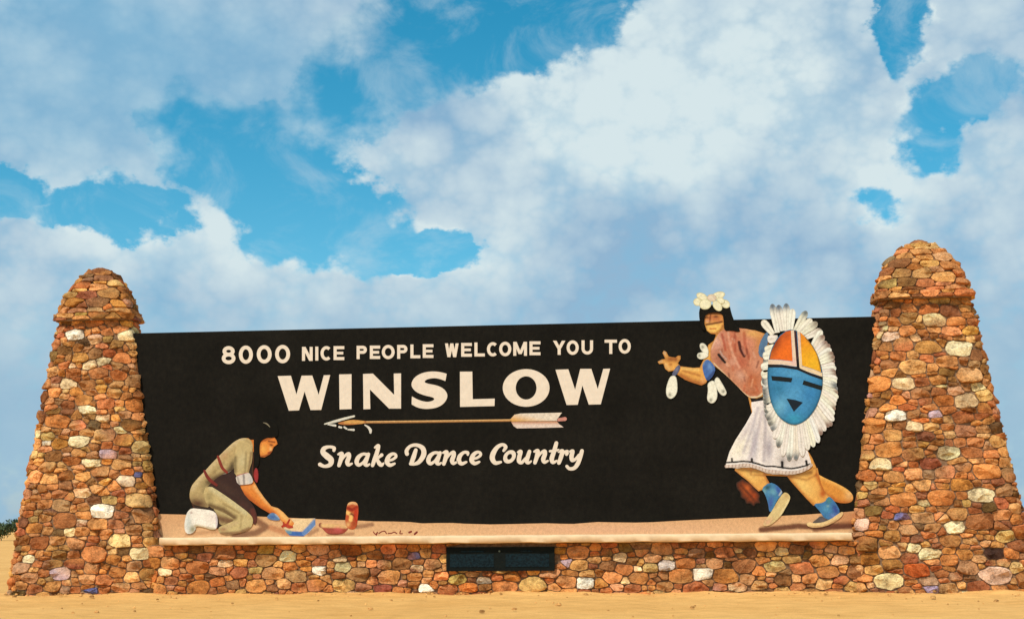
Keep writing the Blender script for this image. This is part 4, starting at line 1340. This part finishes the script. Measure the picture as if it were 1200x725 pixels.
# hair and flower headdress
plate('hair', [[(819, 364), (822, 358), (838, 357), (855, 357.6), (857, 367), (861, 378), (867, 386), (866.4, 389.4), (857, 387.4), (848.6, 388), (848, 376), (846.6, 367.4), (838, 366), (827.6, 367.6), (824.6, 377), (826.6, 388), (822, 385), (819.4, 374)]], DD + .045, .012, M_BOARD, DAN, smooth_n=1)
PET = (250, 244, 204)
for q, (cx_, cy_, rx, ry, rot) in enumerate([(817.4, 354, 4.4, 4.2, 0), (822.6, 347.8, 6.2, 3.6, 25), (850, 356.4, 5, 4.2, 35), (841.4, 346.8, 7.4, 4, -18), (834, 349.4, 5, 4, 0), (826.4, 356.8, 6.4, 5.4, -8), (840.6, 358.6, 6.2, 4.2, 52), (844.6, 352.4, 4.4, 3.2, 30)]):
    ca, sa = math.cos(rad(rot)), math.sin(rad(rot))
    pl = [(cx_ + 1.14 * (rx * math.cos(a) * ca - ry * math.sin(a) * sa), cy_ + 1.14 * (rx * math.cos(a) * sa + ry * math.sin(a) * ca)) for a in np.linspace(0, 6.283, 18, endpoint=False)]
    sub('petal', [pl], DD + .06 + .004 * q, PET if q != 4 else (234, 212, 188), [('rim', 1.3, (178, 166, 112), .75), ('blob', cx_, cy_, rx * .5, ry * .5, rot, (242, 238, 208), .6)], DAN, 0.8, 30 + q, .015, 3)

# the feathered shield
SH = [(928, 386), (937, 389), (945, 396), (953, 406), (959, 418), (963, 432), (964.4, 446), (962.4, 461), (957.6, 475), (950, 487), (941, 495), (931, 498.4), (920, 495), (910, 486), (904, 474), (900.6, 460), (899, 445), (899.4, 430), (902, 414), (907, 402), (913, 393), (920, 388)]
shc = chaikin(SH, 2)
SB = DD + .075
SHIELD = plate('shield', [shc], SB, 0.02, M_PAINT, DAN,
               painter((64, 140, 190), [('rim', 2.6, (24, 52, 60), .95), ('rim', 9, (36, 104, 140), .55), ('blob', 932, 462, 14, 12, 0, (92, 168, 214), .7), ('blob', 914, 476, 8, 12, 20, (120, 190, 220), .65), ('blob', 930, 438, 20, 5, 8, (96, 172, 216), .6), ('blob', 912, 455, 8, 8, 0, (40, 116, 150), .6), ('blob', 948, 462, 10, 8, 0, (48, 126, 186), .6),
                                        ('blob', 930, 490, 9, 6, 0, (60, 170, 200), .6), ('blob', 906, 484, 4, 6, 30, (90, 150, 140), .5)], .06, 40), 0.8, dome=.05, dome_r=26, label='round shield with blue face under orange and yellow quarters')


def on_shield(name, polys, base, marks=(), lift=.0, grid=0.8, seed=50):
    o = plate(name, polys, SB + .03 + lift, 0.006, M_PAINT, None, painter(base, marks, .05, seed), grid)
    o.parent = SHIELD
    o.location = tuple(np.array(o.location) - np.array(SHIELD.location) - np.array(DAN.location))
    return o


on_shield('quarter', [[(926.4, 387.4), (928.6, 423.4), (914, 421.6), (901.6, 421), (903.6, 412), (908.6, 401.4), (914.4, 393.6), (920.6, 388.8)]], (240, 112, 30), [('blob', 908, 402, 7, 14, 25, (120, 50, 26), .85), ('blob', 922, 392, 5, 6, 0, (176, 76, 30), .6), ('blob', 921, 414, 8, 6, 0, (250, 120, 26), .8), ('blob', 902, 414, 3, 8, 0, (150, 96, 40), .7)])
on_shield('quarter', [[(937.6, 389.6), (939.6, 428.6), (950, 431.6), (962, 436), (960.6, 424), (956, 412), (949.6, 402), (943.6, 395)]], (246, 176, 32), [('grad', 944, 415, 938, 392, (240, 138, 34), .9), ('blob', 953, 426, 8, 8, 0, (250, 194, 40), .8), ('line', [(944, 395.6), (952, 405), (958, 416), (962, 434)], 1.0, (110, 80, 30), .85, 1)])
on_shield('band', [[(900, 421.4), (914, 422), (931, 424), (932, 429.6), (916, 427.2), (900, 427)], [(926.6, 387.4), (930.2, 387), (934, 429.6), (929, 429)]], (240, 214, 186), [('blob', 930, 425, 5, 4, 0, (244, 196, 196), .6)], .002)
on_shield('band', [[(939, 429), (950, 432), (963, 436.8), (963.6, 441.6), (950, 437), (936.6, 432)], [(934, 388), (937.2, 389.4), (940, 431), (936.6, 431)]], (242, 216, 176), [('blob', 935.6, 400, 3, 12, 0, (240, 190, 180), .6)], .002)
on_shield('band', [[(899.6, 427), (916, 427.6), (934, 430.2), (950, 437.4), (963.8, 442), (963.8, 445), (950, 440.4), (934, 433.4), (916, 430.6), (899.8, 430.4)], [(930.2, 388), (933, 388), (936.8, 432), (933.6, 432)]], (26, 20, 22), [('line', [(931.6, 388), (934, 420)], 1.5, (80, 44, 50), .7, .8)], .004)
on_shield('eye', [[(903.6, 440.6), (915, 441.4), (928.4, 443), (927, 448), (904.6, 445.8)]], (22, 28, 28), (), .002)
on_shield('eye', [[(941.6, 445.6), (963.4, 452.4), (962.6, 457.4), (940, 450.6)]], (22, 28, 26), (), .002)
on_shield('mouth', [[(921.4, 467), (932, 468.6), (940.6, 471.6), (930, 482.4)]], (20, 34, 46), (), .002)

OUTER = [(893, 376), (900, 370), (905.4, 356.6), (912.4, 358), (921, 356), (929, 362), (937, 370), (945, 365), (950, 374), (957, 378), (963, 388), (973, 400), (978.6, 416), (981, 438), (982, 462), (977, 488), (972, 503), (963, 512), (956, 523), (948, 529), (940, 534), (931, 541), (924, 541), (917, 534), (911, 522), (906, 510), (900, 496), (896.6, 478), (895, 462), (893, 445), (892.6, 430), (894.4, 415), (896, 402), (896, 392)]


def ray_hit(cx, cy, a, poly):
    best = None
    dx, dy = math.cos(a), math.sin(a)
    for i in range(len(poly)):
        x1, y1 = poly[i]
        x2, y2 = poly[(i + 1) % len(poly)]
        ex, ey = x2 - x1, y2 - y1
        den = dx * ey - dy * ex
        if abs(den) < 1e-9:
            continue
        t = ((x1 - cx) * ey - (y1 - cy) * ex) / den
        s = ((x1 - cx) * dy - (y1 - cy) * dx) / den
        if t > 0 and -1e-6 <= s <= 1 + 1e-6 and (best is None or t > best):
            best = t
    return best


def feather(bx, by, tx, ty, w, tip, q):
    d = np.array((tx - bx, ty - by), float)
    L = np.linalg.norm(d)
    d /= L
    n = np.array((-d[1], d[0]))
    prof = [(0, .36), (.3, .46), (.65, .56), (.86, .5), (.96, .3), (1.0, .1)]
    pl = [tuple(np.array((bx, by)) + d * L * t + n * w * k) for t, k in prof] + [tuple(np.array((bx, by)) + d * L * t - n * w * k) for t, k in prof[::-1]]
    ex, ey = bx + d[0] * L * .93, by + d[1] * L * .93
    br = random.uniform(1.07, 1.16)
    base = tuple(min(255, v * br) for v in random.choice([(234, 228, 214), (236, 226, 208), (228, 220, 210), (230, 228, 206)]))
    marks = [('line', [(bx, by), (tx, ty)], .5, (184, 174, 160), .6, .6), ('rim', 1.0, (186, 176, 160), .5)]
    if tip:
        marks.append(('blob', ex, ey, w * .75, w * .75, 0, tip, .95))
    o = plate('feather', [pl], SB - .028 + .0035 * (q % 8), 0.006, M_PAINT, None, painter(base, marks, .03, 60 + q), 1.0)
    o.parent = SHIELD
    o.location = tuple(np.array(o.location) - np.array(SHIELD.location) - np.array(DAN.location))


GREY, BRN, BLK = (104, 112, 116), (140, 108, 92), (92, 94, 92)
TOPF = [((906, 392), (893, 375.6), 8, None), ((911, 390), (904.6, 356.2), 7.8, (88, 106, 126)), ((917, 388), (912, 357.4), 7.8, (84, 104, 124)), ((922, 388), (921.2, 355.6), 7.8, (84, 104, 124)), ((926, 388), (928.6, 362), 7.8, None),
        ((931, 389), (945, 364.6), 7.8, (96, 108, 112)), ((935, 391), (951, 374), 7.8, None), ((938, 392), (957.6, 378), 7.8, (150, 138, 120)), ((942, 396), (962.6, 386.6), 7.8, (170, 150, 132)), ((899, 404), (890.6, 373.6), 0, None)]
q = 0
for (b, t, w, tp) in TOPF:
    if w:
        feather(b[0], b[1], t[0], t[1], w, tp, q)
        q += 1
CX_, CY_ = 931.0, 442.0
NF = 58
for i in range(NF):
    a = rad(-60 + i * (274.0 / (NF - 1)))
    r0, r1 = ray_hit(CX_, CY_, a, SH), ray_hit(CX_, CY_, a, OUTER)
    fall = a + rad(12) * math.cos(a)                 # plumes hang down a little
    bx, by = CX_ + (r0 - 3) * math.cos(a), CY_ + (r0 - 3) * math.sin(a)
    tx, ty = CX_ + r1 * math.cos(a), CY_ + r1 * math.sin(a) + (4 if abs(math.cos(a)) > .6 else 0)
    k = random.uniform(.93, 1.02)
    tx, ty = bx + (tx - bx) * k, by + (ty - by) * k
    tp = random.choice([GREY, BRN, None, BRN, None]) if math.cos(a) > .3 else random.choice([GREY, BLK, BLK, None])
    feather(bx, by, tx, ty, 7.4, tp, q)
    q += 1
for i in range(9):                                     # short fluffy row on the near side
    y = 396 + i * 10.0
    x = np.interp(y, [390, 400, 430, 460, 490], [913, 907, 901, 903, 912])
    feather(x + 2, y, x - 8.5 - random.uniform(0, 2), y + random.uniform(1, 7), 9, None, q)
    q += 1

# ------------------------------------------------------------------ kneeling figure
KH, KHD, KHL = (194, 168, 114), (112, 88, 60), (206, 190, 142)
k_arm = [(279, 563), (297, 562), (303, 573), (310, 583), (318, 592.6), (326, 595), (332, 599.6), (337, 605), (342, 609), (345, 612.4), (343, 616.6), (338, 617), (333, 613.4), (328, 607.4), (316, 601), (305, 594.6), (292, 585), (283, 575)]
k_face = [(303, 519), (306, 515), (313, 511.6), (321.6, 511.8), (324.4, 516), (325.4, 520), (321, 523.4), (319, 528.4), (316.4, 532), (310, 535.6), (305.4, 535), (304, 528)]
k_neck = [(290, 515), (297.6, 515), (306, 517), (305.4, 529), (298, 529), (291, 528)]
k_tors = [(232, 560), (240, 552), (250, 541), (256, 535), (266, 525), (275, 517), (283, 513), (291, 513), (297.6, 518), (298, 530), (297, 545), (297, 566), (279, 568), (283, 577), (296, 592), (300, 604), (297, 614), (283, 624), (262, 626), (245, 610), (228, 597), (222, 583), (224, 570)]
k_body = [(232, 560), (240, 552), (256, 535), (275, 517), (283, 513), (289, 513), (290, 528), (299, 529.4), (299, 562), (279, 563), (279, 568), (283, 577), (296, 592), (300, 604), (297, 614), (283, 624), (262, 626), (245, 610), (228, 597), (222, 583), (224, 570)]
KNE = plate('painted_kneeler', [k_arm, k_face, k_neck, k_tors], 0.016, 0.022, M_PAINT, None,
            painter((232, 138, 56), [('poly', k_body, (52, 36, 28)), ('line', [(284, 576), (305, 594), (320, 602)], 2, (186, 88, 30), .8, 4), ('line', [(299, 570), (312, 586), (326, 597), (340, 610)], 1.5, (246, 190, 116), .85, 3.5), ('blob', 290, 570, 6, 5, 0, (240, 150, 70), .6), ('blob', 333, 604, 6, 5, 40, (246, 190, 110), .8),
                                     ('blob', 309, 526, 4.6, 5.6, 0, (248, 178, 84), .9), ('blob', 318, 521, 2.2, 1.2, 20, (84, 32, 14), .95), ('line', [(315, 516.6), (322, 517.8)], .8, (110, 46, 18), .8, 1), ('blob', 317.4, 526, 1.4, 2.6, 0, (252, 204, 130), .9), ('line', [(306, 535), (314, 533), (318, 529)], 1, (130, 52, 26), .8, 1.4), ('line', [(314.4, 530.2), (317.6, 529.4)], .7, (140, 50, 26), .9, .7), ('line', [(305, 517), (321, 512)], 1.2, (150, 70, 30), .7, 1.6),
                                     ('blob', 294, 521, 3, 5, 0, (246, 140, 48), .8), ('rim', 1.4, (150, 80, 40), .35)], .03, 2), grid=0.8, dome=.015, dome_r=5)
tag(KNE, 'painted cut-out of a kneeling person in khaki tunic bending over a blue tray', 'painted figure')
KD = 0.05


def ksub(name, polys, depth, base, marks=(), grid=.8, seed=0, dome=.015, dome_r=5, smooth_n=1, mottle=.05, label=None):
    return sub(name, polys, KD + depth, base, marks, KNE, grid, seed, dome, dome_r, smooth_n, .012, mottle, label)


ksub('apron', [[(244, 562), (262, 554), (278, 556), (284, 576), (296, 590), (301, 600), (301.4, 610), (298.6, 616), (294, 606), (280, 594), (262, 584), (248, 574)]], -.008, (58, 36, 30), [('line', [(296, 598), (300, 611)], 3, (104, 50, 38), .8, 3), ('blob', 266, 572, 14, 5, 30, (76, 52, 40), .7), ('blob', 286, 592, 8, 5, 40, (84, 50, 40), .6)], seed=1)
ksub('tunic', [[(222, 581), (224, 570), (231, 561), (240, 552), (250, 541), (256, 535), (266, 525), (275, 517), (283, 513), (291, 513), (296, 517.6), (297, 528), (290, 534), (277, 540), (275, 548), (268, 554), (258, 556.6), (247, 566), (241, 573), (240, 585), (247, 594.6), (235, 593), (225, 590)]], 0.0, KH,
     [('line', [(226, 572), (240, 554), (256, 537), (272, 521), (284, 514.6)], 2.2, (214, 190, 142), .85, 3.5), ('line', [(245, 565), (262, 556), (272, 551)], 3, (84, 62, 40), .9, 5), ('line', [(252, 552), (262, 543)], 1.2, (134, 112, 70), .7, 2.5), ('line', [(244, 560), (252, 553)], 1, (138, 112, 70), .6, 2), ('blob', 272, 546, 4, 8, 20, (60, 46, 32), .85), ('blob', 232, 590, 13, 7, 10, (84, 48, 32), .95), ('blob', 240, 570, 5, 9, 0, (138, 124, 84), .6), ('blob', 258, 546, 9, 7, -40, (194, 172, 118), .6), ('blob', 263, 534, 6, 4, -40, (196, 150, 104), .6),
      ('line', [(267, 555.4), (262, 557)], 1.5, (150, 140, 150), .8, 1.2), ('line', [(271, 553.4), (266, 554.4)], 1, (200, 196, 190), .8, 1)], seed=2, mottle=.06)
ksub('sleeve', [[(283, 514.6), (292, 518), (296.6, 526), (296, 540), (293, 549), (291.6, 556), (284, 558), (275.6, 557), (274.4, 546), (275.6, 532), (278, 520)]], 0.028, (204, 180, 124), [('line', [(276, 536), (275.6, 552)], 2, (116, 98, 62), .8, 3), ('blob', 284, 540, 5, 10, 5, (208, 194, 148), .7), ('line', [(289, 530), (287.6, 554)], .8, (140, 122, 80), .6, 1.6), ('line', [(295, 530), (292, 552)], 1.2, (128, 96, 60), .7, 2)], seed=3)
ksub('cuff', [[(276, 557), (284, 554.6), (292, 552.6), (296.4, 560), (297, 566), (288, 567.6), (279, 568)]], 0.032, (226, 214, 200), [('line', [(276, 557), (285, 554), (291, 552.6)], 1.2, (176, 72, 48), .9, 1.2), ('line', [(286, 556), (286.6, 568)], 1.2, (130, 120, 116), .8, 1.2), ('line', [(279, 559), (281, 567)], 1.0, (150, 140, 130), .7, 1.2), ('blob', 294, 562, 2.4, 4, 0, (190, 196, 196), .7)], seed=4)
ksub('strap', stroke_polys([(255.8, 534.6), (258, 541), (261, 548), (266, 553)], [2.6, 3.4, 3.4, 3], True, 4), 0.018, (140, 54, 38), (), None, dome=0, smooth_n=0)
ksub('strap', stroke_polys([(240, 551.4), (242.6, 557), (247, 562.6), (254, 568)], [2.6, 3.6, 4, 3], True, 4), 0.018, (124, 46, 36), (), None, dome=0, smooth_n=0)
ksub('scarf', [[(297.6, 552), (300, 547), (302.6, 550), (303.4, 558), (302, 566), (299, 564), (297.4, 558)]], 0.0, (166, 50, 48), [('rim', 1.2, (100, 30, 30), .7)], seed=5)
ksub('trouser_leg', [[(249, 594), (262, 592), (278, 604), (277, 609), (268, 612.6), (258, 616), (255.6, 604)]], 0.004, (170, 146, 98), [('line', [(256, 607), (272, 611)], 3, (116, 82, 56), .9, 3.5), ('line', [(252, 596), (274, 605)], 1.5, (202, 184, 130), .7, 3)], seed=6)
ksub('trouser_leg', [[(239, 572), (247, 569), (256, 574.6), (268, 582.6), (280, 591.4), (292, 600.6), (297, 607), (296.4, 615), (291, 620.6), (282, 624), (266, 626.6), (258, 624.6), (255.6, 620), (258, 616.4), (268, 612.6), (276, 609), (268, 603), (256, 597.6), (246, 594), (240, 586)]], 0.010, (206, 182, 124),
     [('line', [(248, 572), (268, 585), (288, 600)], 2, (214, 200, 152), .85, 4), ('line', [(246, 592), (262, 597), (275, 606)], 2, (104, 78, 48), .9, 4), ('line', [(262, 590), (280, 600)], .8, (150, 126, 80), .6, 2), ('line', [(284, 604), (282, 618)], .8, (150, 124, 78), .6, 2), ('blob', 288, 611, 6, 7, 0, (208, 186, 132), .7), ('line', [(260, 625), (280, 624), (292, 619)], 1.6, (128, 84, 56), .8, 2.5), ('line', [(262, 619), (278, 612)], 1.2, (206, 178, 128), .8, 2.5), ('blob', 262, 620, 5, 2.6, 0, (150, 100, 70), .7), ('blob', 246, 582, 4, 6, 0, (140, 124, 80), .6)], seed=7)
ksub('boot', [[(218, 604), (221, 598), (225, 595), (236, 596), (249, 597.6), (254.6, 602), (255.6, 611), (254.6, 619), (249, 620.6), (240, 617.6), (230, 615.6), (229.4, 621), (225, 625), (218.6, 625), (216, 617)]], 0.014, (255, 245, 228),
     [('blob', 221, 612, 4, 12, 0, (206, 212, 204), .85), ('blob', 226, 620, 4, 5, 0, (128, 122, 78), .85), ('line', [(230, 616), (240, 618), (252, 620.4)], 1.4, (190, 166, 116), .8, 2.5), ('blob', 250, 606, 5, 6, 0, (244, 226, 214), .7), ('line', [(254, 602), (254.6, 618)], .8, (200, 180, 190), .7, 1.2), ('blob', 224.6, 600.4, 1.4, 1.2, 0, (150, 100, 96), .8)], seed=8, mottle=.02)
plate('hair', [[(297.6, 516), (298, 505), (302, 498), (308, 493.6), (317, 491.6), (324, 496), (326.4, 504), (326, 511), (320, 512.6), (313, 512.6), (306.6, 516), (304.4, 521), (304.6, 534), (303.6, 546), (299, 548), (297.6, 538)]], KD + .004, .006, M_BOARD, KNE, smooth_n=1)
ksub('hair_highlight', stroke_polys([(309, 495), (313, 496.4), (316.6, 500)], [.6, 1.6, .7], True, 4) , .012, (140, 130, 104), (), None, dome=0, smooth_n=0)
ksub('bracelet', [[(312.6, 605.6), (316, 601.6), (320, 600), (325, 602.6), (329.4, 609), (322, 609.4), (316, 608)]], 0.0, (98, 134, 176), [('blob', 320, 605, 4, 2.4, 0, (62, 96, 160), .8), ('line', [(323, 602), (329, 608)], .8, (190, 200, 204), .6, 1)], seed=10)

# things laid out on the painted ground
o = sub('painted_tray', [[(334, 609), (344, 607.2), (356, 607.2), (369.6, 606.8), (370, 616), (361.6, 624), (355.6, 628), (340, 627.4), (335, 622.6), (332, 617)]], .012, (240, 204, 154), [('line', [(337, 624.4), (355, 625.4)], 4.4, (62, 104, 172), 1, 1.2), ('line', [(357, 624), (369, 611.6)], 4.6, (104, 138, 190), 1, 1.4), ('blob', 350, 612, 8, 4, 0, (248, 216, 166), .8), ('line', [(334, 622), (340, 623)], 3, (120, 160, 166), .7, 1.5), ('line', [(369, 607), (363, 614)], .8, (150, 160, 176), .7, .8)], None, .7, 1, .012, 4, th=.02)
tag(o, 'painted blue tray with cream top under the kneeling figure\'s hand', 'painted tray')
o2 = plate('flower_design', stroke_polys([(331, 616.4), (335, 615), (338.6, 616.6), (342.6, 617)], [2.4, 3.8, 4, 2.4], True, 4) + stroke_polys([(336.6, 614), (339.4, 608.6)], [2.6, 1.8]) + stroke_polys([(333, 614), (332.6, 612)], [2, 2]), .05, .004, M_PAINT, None, painter((176, 52, 30), [('blob', 338, 615, 4, 3, 0, (210, 80, 50), .6)], .1), .8)
o2.parent = o
o2.location = tuple(np.array(o2.location) - np.array(o.location))
o = sub('painted_bowl', [[(373.4, 613.4), (376, 611.6), (379, 614), (386, 613.4), (398, 613.6), (405, 615.4), (409, 617.4), (405, 623), (399, 625.8), (386, 626), (381, 622.6), (377, 617.6), (374, 617)]], .012, (168, 74, 58), [('line', [(378, 615), (392, 615.6), (405, 616.6)], 3, (240, 196, 130), .9, 2), ('blob', 396, 620, 5, 3.4, 0, (206, 92, 88), .8), ('blob', 404, 621, 3, 3, 0, (150, 60, 34), .7), ('line', [(384, 626), (402, 625.6)], 1, (110, 48, 30), .7, 1.4), ('blob', 375, 614, 2, 3, 0, (140, 96, 70), .8)], None, .7, 2, .012, 4, 1, th=.02)
tag(o, 'low painted red bowl with cream rim beside the tall jar', 'painted bowl')
o = sub('painted_jar', [[(406.6, 592), (408.6, 588.4), (413, 587.2), (417.6, 588), (420, 592), (420.2, 600), (419, 609), (418.4, 616), (415, 620), (410, 619.6), (406, 616.6), (404.6, 611), (405.6, 602)]], .014, (196, 88, 44), [('line', [(408, 590), (413, 588.6), (418, 590)], 1.6, (240, 190, 130), .9, 1.6), ('line', [(408, 595), (413, 597), (418, 594)], 2.4, (150, 40, 18), .95, 1.0), ('line', [(407, 600), (412, 603), (411, 609)], 3.2, (250, 196, 112), .95, 1.2), ('line', [(412, 601.6), (415, 604)], 1.2, (120, 40, 20), .95, .8), ('line', [(417, 598), (416, 606), (418, 611)], 1.6, (176, 44, 22), .9, 1.0), ('blob', 418, 602, 2.4, 9, 0, (200, 58, 30), .8), ('blob', 411, 602, 1.2, 1.4, 0, (120, 50, 26), .8), ('blob', 408, 614, 3, 3, 0, (244, 190, 120), .8), ('blob', 415, 613, 3, 3.4, 0, (140, 60, 26), .7)], None, .7, 3, .012, 4, 1, th=.022)
tag(o, 'tall painted orange-red jar standing by the red bowl', 'painted jar')


# ------------------------------------------------------------------ plaque on the low wall
def box(x0, x1, y0, y1, z0, z1):
    v = [(x0, y0, z0), (x1, y0, z0), (x1, y1, z0), (x0, y1, z0), (x0, y0, z1), (x1, y0, z1), (x1, y1, z1), (x0, y1, z1)]
    return v, [(0, 1, 5, 4), (1, 2, 6, 5), (2, 3, 7, 6), (3, 0, 4, 7), (4, 5, 6, 7), (3, 2, 1, 0)]


def build_plaque():
    x0, x1, z0, z1, yb = -1.262, 0.812, 0.435, 0.878, -0.30
    v, f = box(x0, x1, yb - 0.075, yb + 0.03, z0, z1)
    root = mesh_obj('plaque', v, f, M_BRONZE)
    tag(root, 'dark blue-green metal plaque set in the low stone wall', 'plaque')
    fr = 0.035
    for (a, b, c, d) in ((x0 - .004, x1 + .004, z1 - fr, z1 + .004), (x0 - .004, x1 + .004, z0 - .004, z0 + fr), (x0 - .004, x0 + fr, z0 + fr, z1 - fr), (x1 - fr, x1 + .004, z0 + fr, z1 - fr)):
        v, f = box(a, b, yb - .082, yb - .0755, c, d)
        mesh_obj('frame', v, f, M_BRONZE, root)
    w = x1 - x0
    for (a, b) in ((x0 + .07, x0 + w * .44), (x0 + w * .55, x1 - .10)):
        v, f = box(a, b, yb - .083, yb - .0755, z0 + .07, z1 - .13)
        mesh_obj('inscription_panel', v, f, M_ENAMEL, root)
    for (a, b) in ((x0 + .28, x0 + w * .35), (x0 + w * .69, x0 + w * .8)):
        v, f = box(a, b, yb - .083, yb - .0755, z1 - .095, z1 - .065)
        mesh_obj('heading_strip', v, f, M_ENAMEL, root)
    c = (x0 + w * .493, z1 - .075)
    n = 12
    V = [(c[0] + .018 * math.cos(a), yy, c[1] + .018 * math.sin(a)) for yy in (yb - .0755, yb - .09) for a in np.linspace(0, 6.283, n, endpoint=False)]
    F = [(q, (q + 1) % n, n + (q + 1) % n, n + q) for q in range(n)] + [tuple(range(n, 2 * n))]
    mesh_obj('emblem', V, F, mat_plain('worn_bronze', (.09, .11, .07), .45, .5), root)


build_plaque()


# ------------------------------------------------------------------ far brush on the plain
def build_bush(x, y, w, h, seed, label):
    r = np.random.default_rng(seed)
    V, F = [], []
    clumps = [(r.uniform(-.5, .5) * w, r.uniform(-.5, .5) * w * .7, h * r.uniform(.3, .72), r.uniform(.25, .42) * h) for _ in range(10)]
    for (cx, cy, cz, cr) in clumps:
        for _ in range(170):
            d = r.normal(0, 1, 3)
            d /= np.linalg.norm(d)
            p = np.array((cx, cy, cz)) + d * cr * r.uniform(.55, 1.08) * np.array((1.2, 1.2, .85))
            if p[2] < 0.05:
                continue
            a = r.normal(0, 1, 3)
            a /= np.linalg.norm(a)
            b = np.cross(a, d)
            b /= np.linalg.norm(b) + 1e-6
            s = r.uniform(.10, .2)
            i = len(V)
            V += [p - a * s, p + b * s * .5, p + a * s, p - b * s * .5]
            F.append((i, i + 1, i + 2, i + 3))
    TV, TF = [], []
    for q in range(5):
        a = q * 1.257 + r.uniform(0, 1)
        end = np.array((math.cos(a) * w * .3, math.sin(a) * w * .22, h * .6))
        i = len(TV)
        for t in (0.0, 1.0):
            c = end * t
            rr = .07 * (1 - t * .7)
            for e in range(5):
                TV.append(c + np.array((rr * math.cos(e * 1.257), rr * math.sin(e * 1.257), -.1 if t == 0 else 0)))
        for e in range(5):
            TF.append((i + e, i + (e + 1) % 5, i + 5 + (e + 1) % 5, i + 5 + e))
    root = bpy.data.objects.new('bush', None)
    link(root)
    root.location = (x, y, 0)
    mesh_obj('foliage', V, F, M_LEAF, root)
    mesh_obj('stem', TV, TF, M_BARK, root)
    tag(root, label, 'bush', 'brush on the plain behind the sign')


bl = ['dark green bush at the far left edge beyond the left pillar', 'distant green bush just left of the left pillar\'s foot', 'distant bush half hidden behind the left pillar']
for q, (x, y, w, h) in enumerate([(-67.6, 112.0, 4.6, 2.9), (-63.6, 111.0, 4.4, 2.5), (-59.6, 113.0, 4.6, 2.7)]):
    build_bush(x, y, w, h, 70 + q, bl[q])
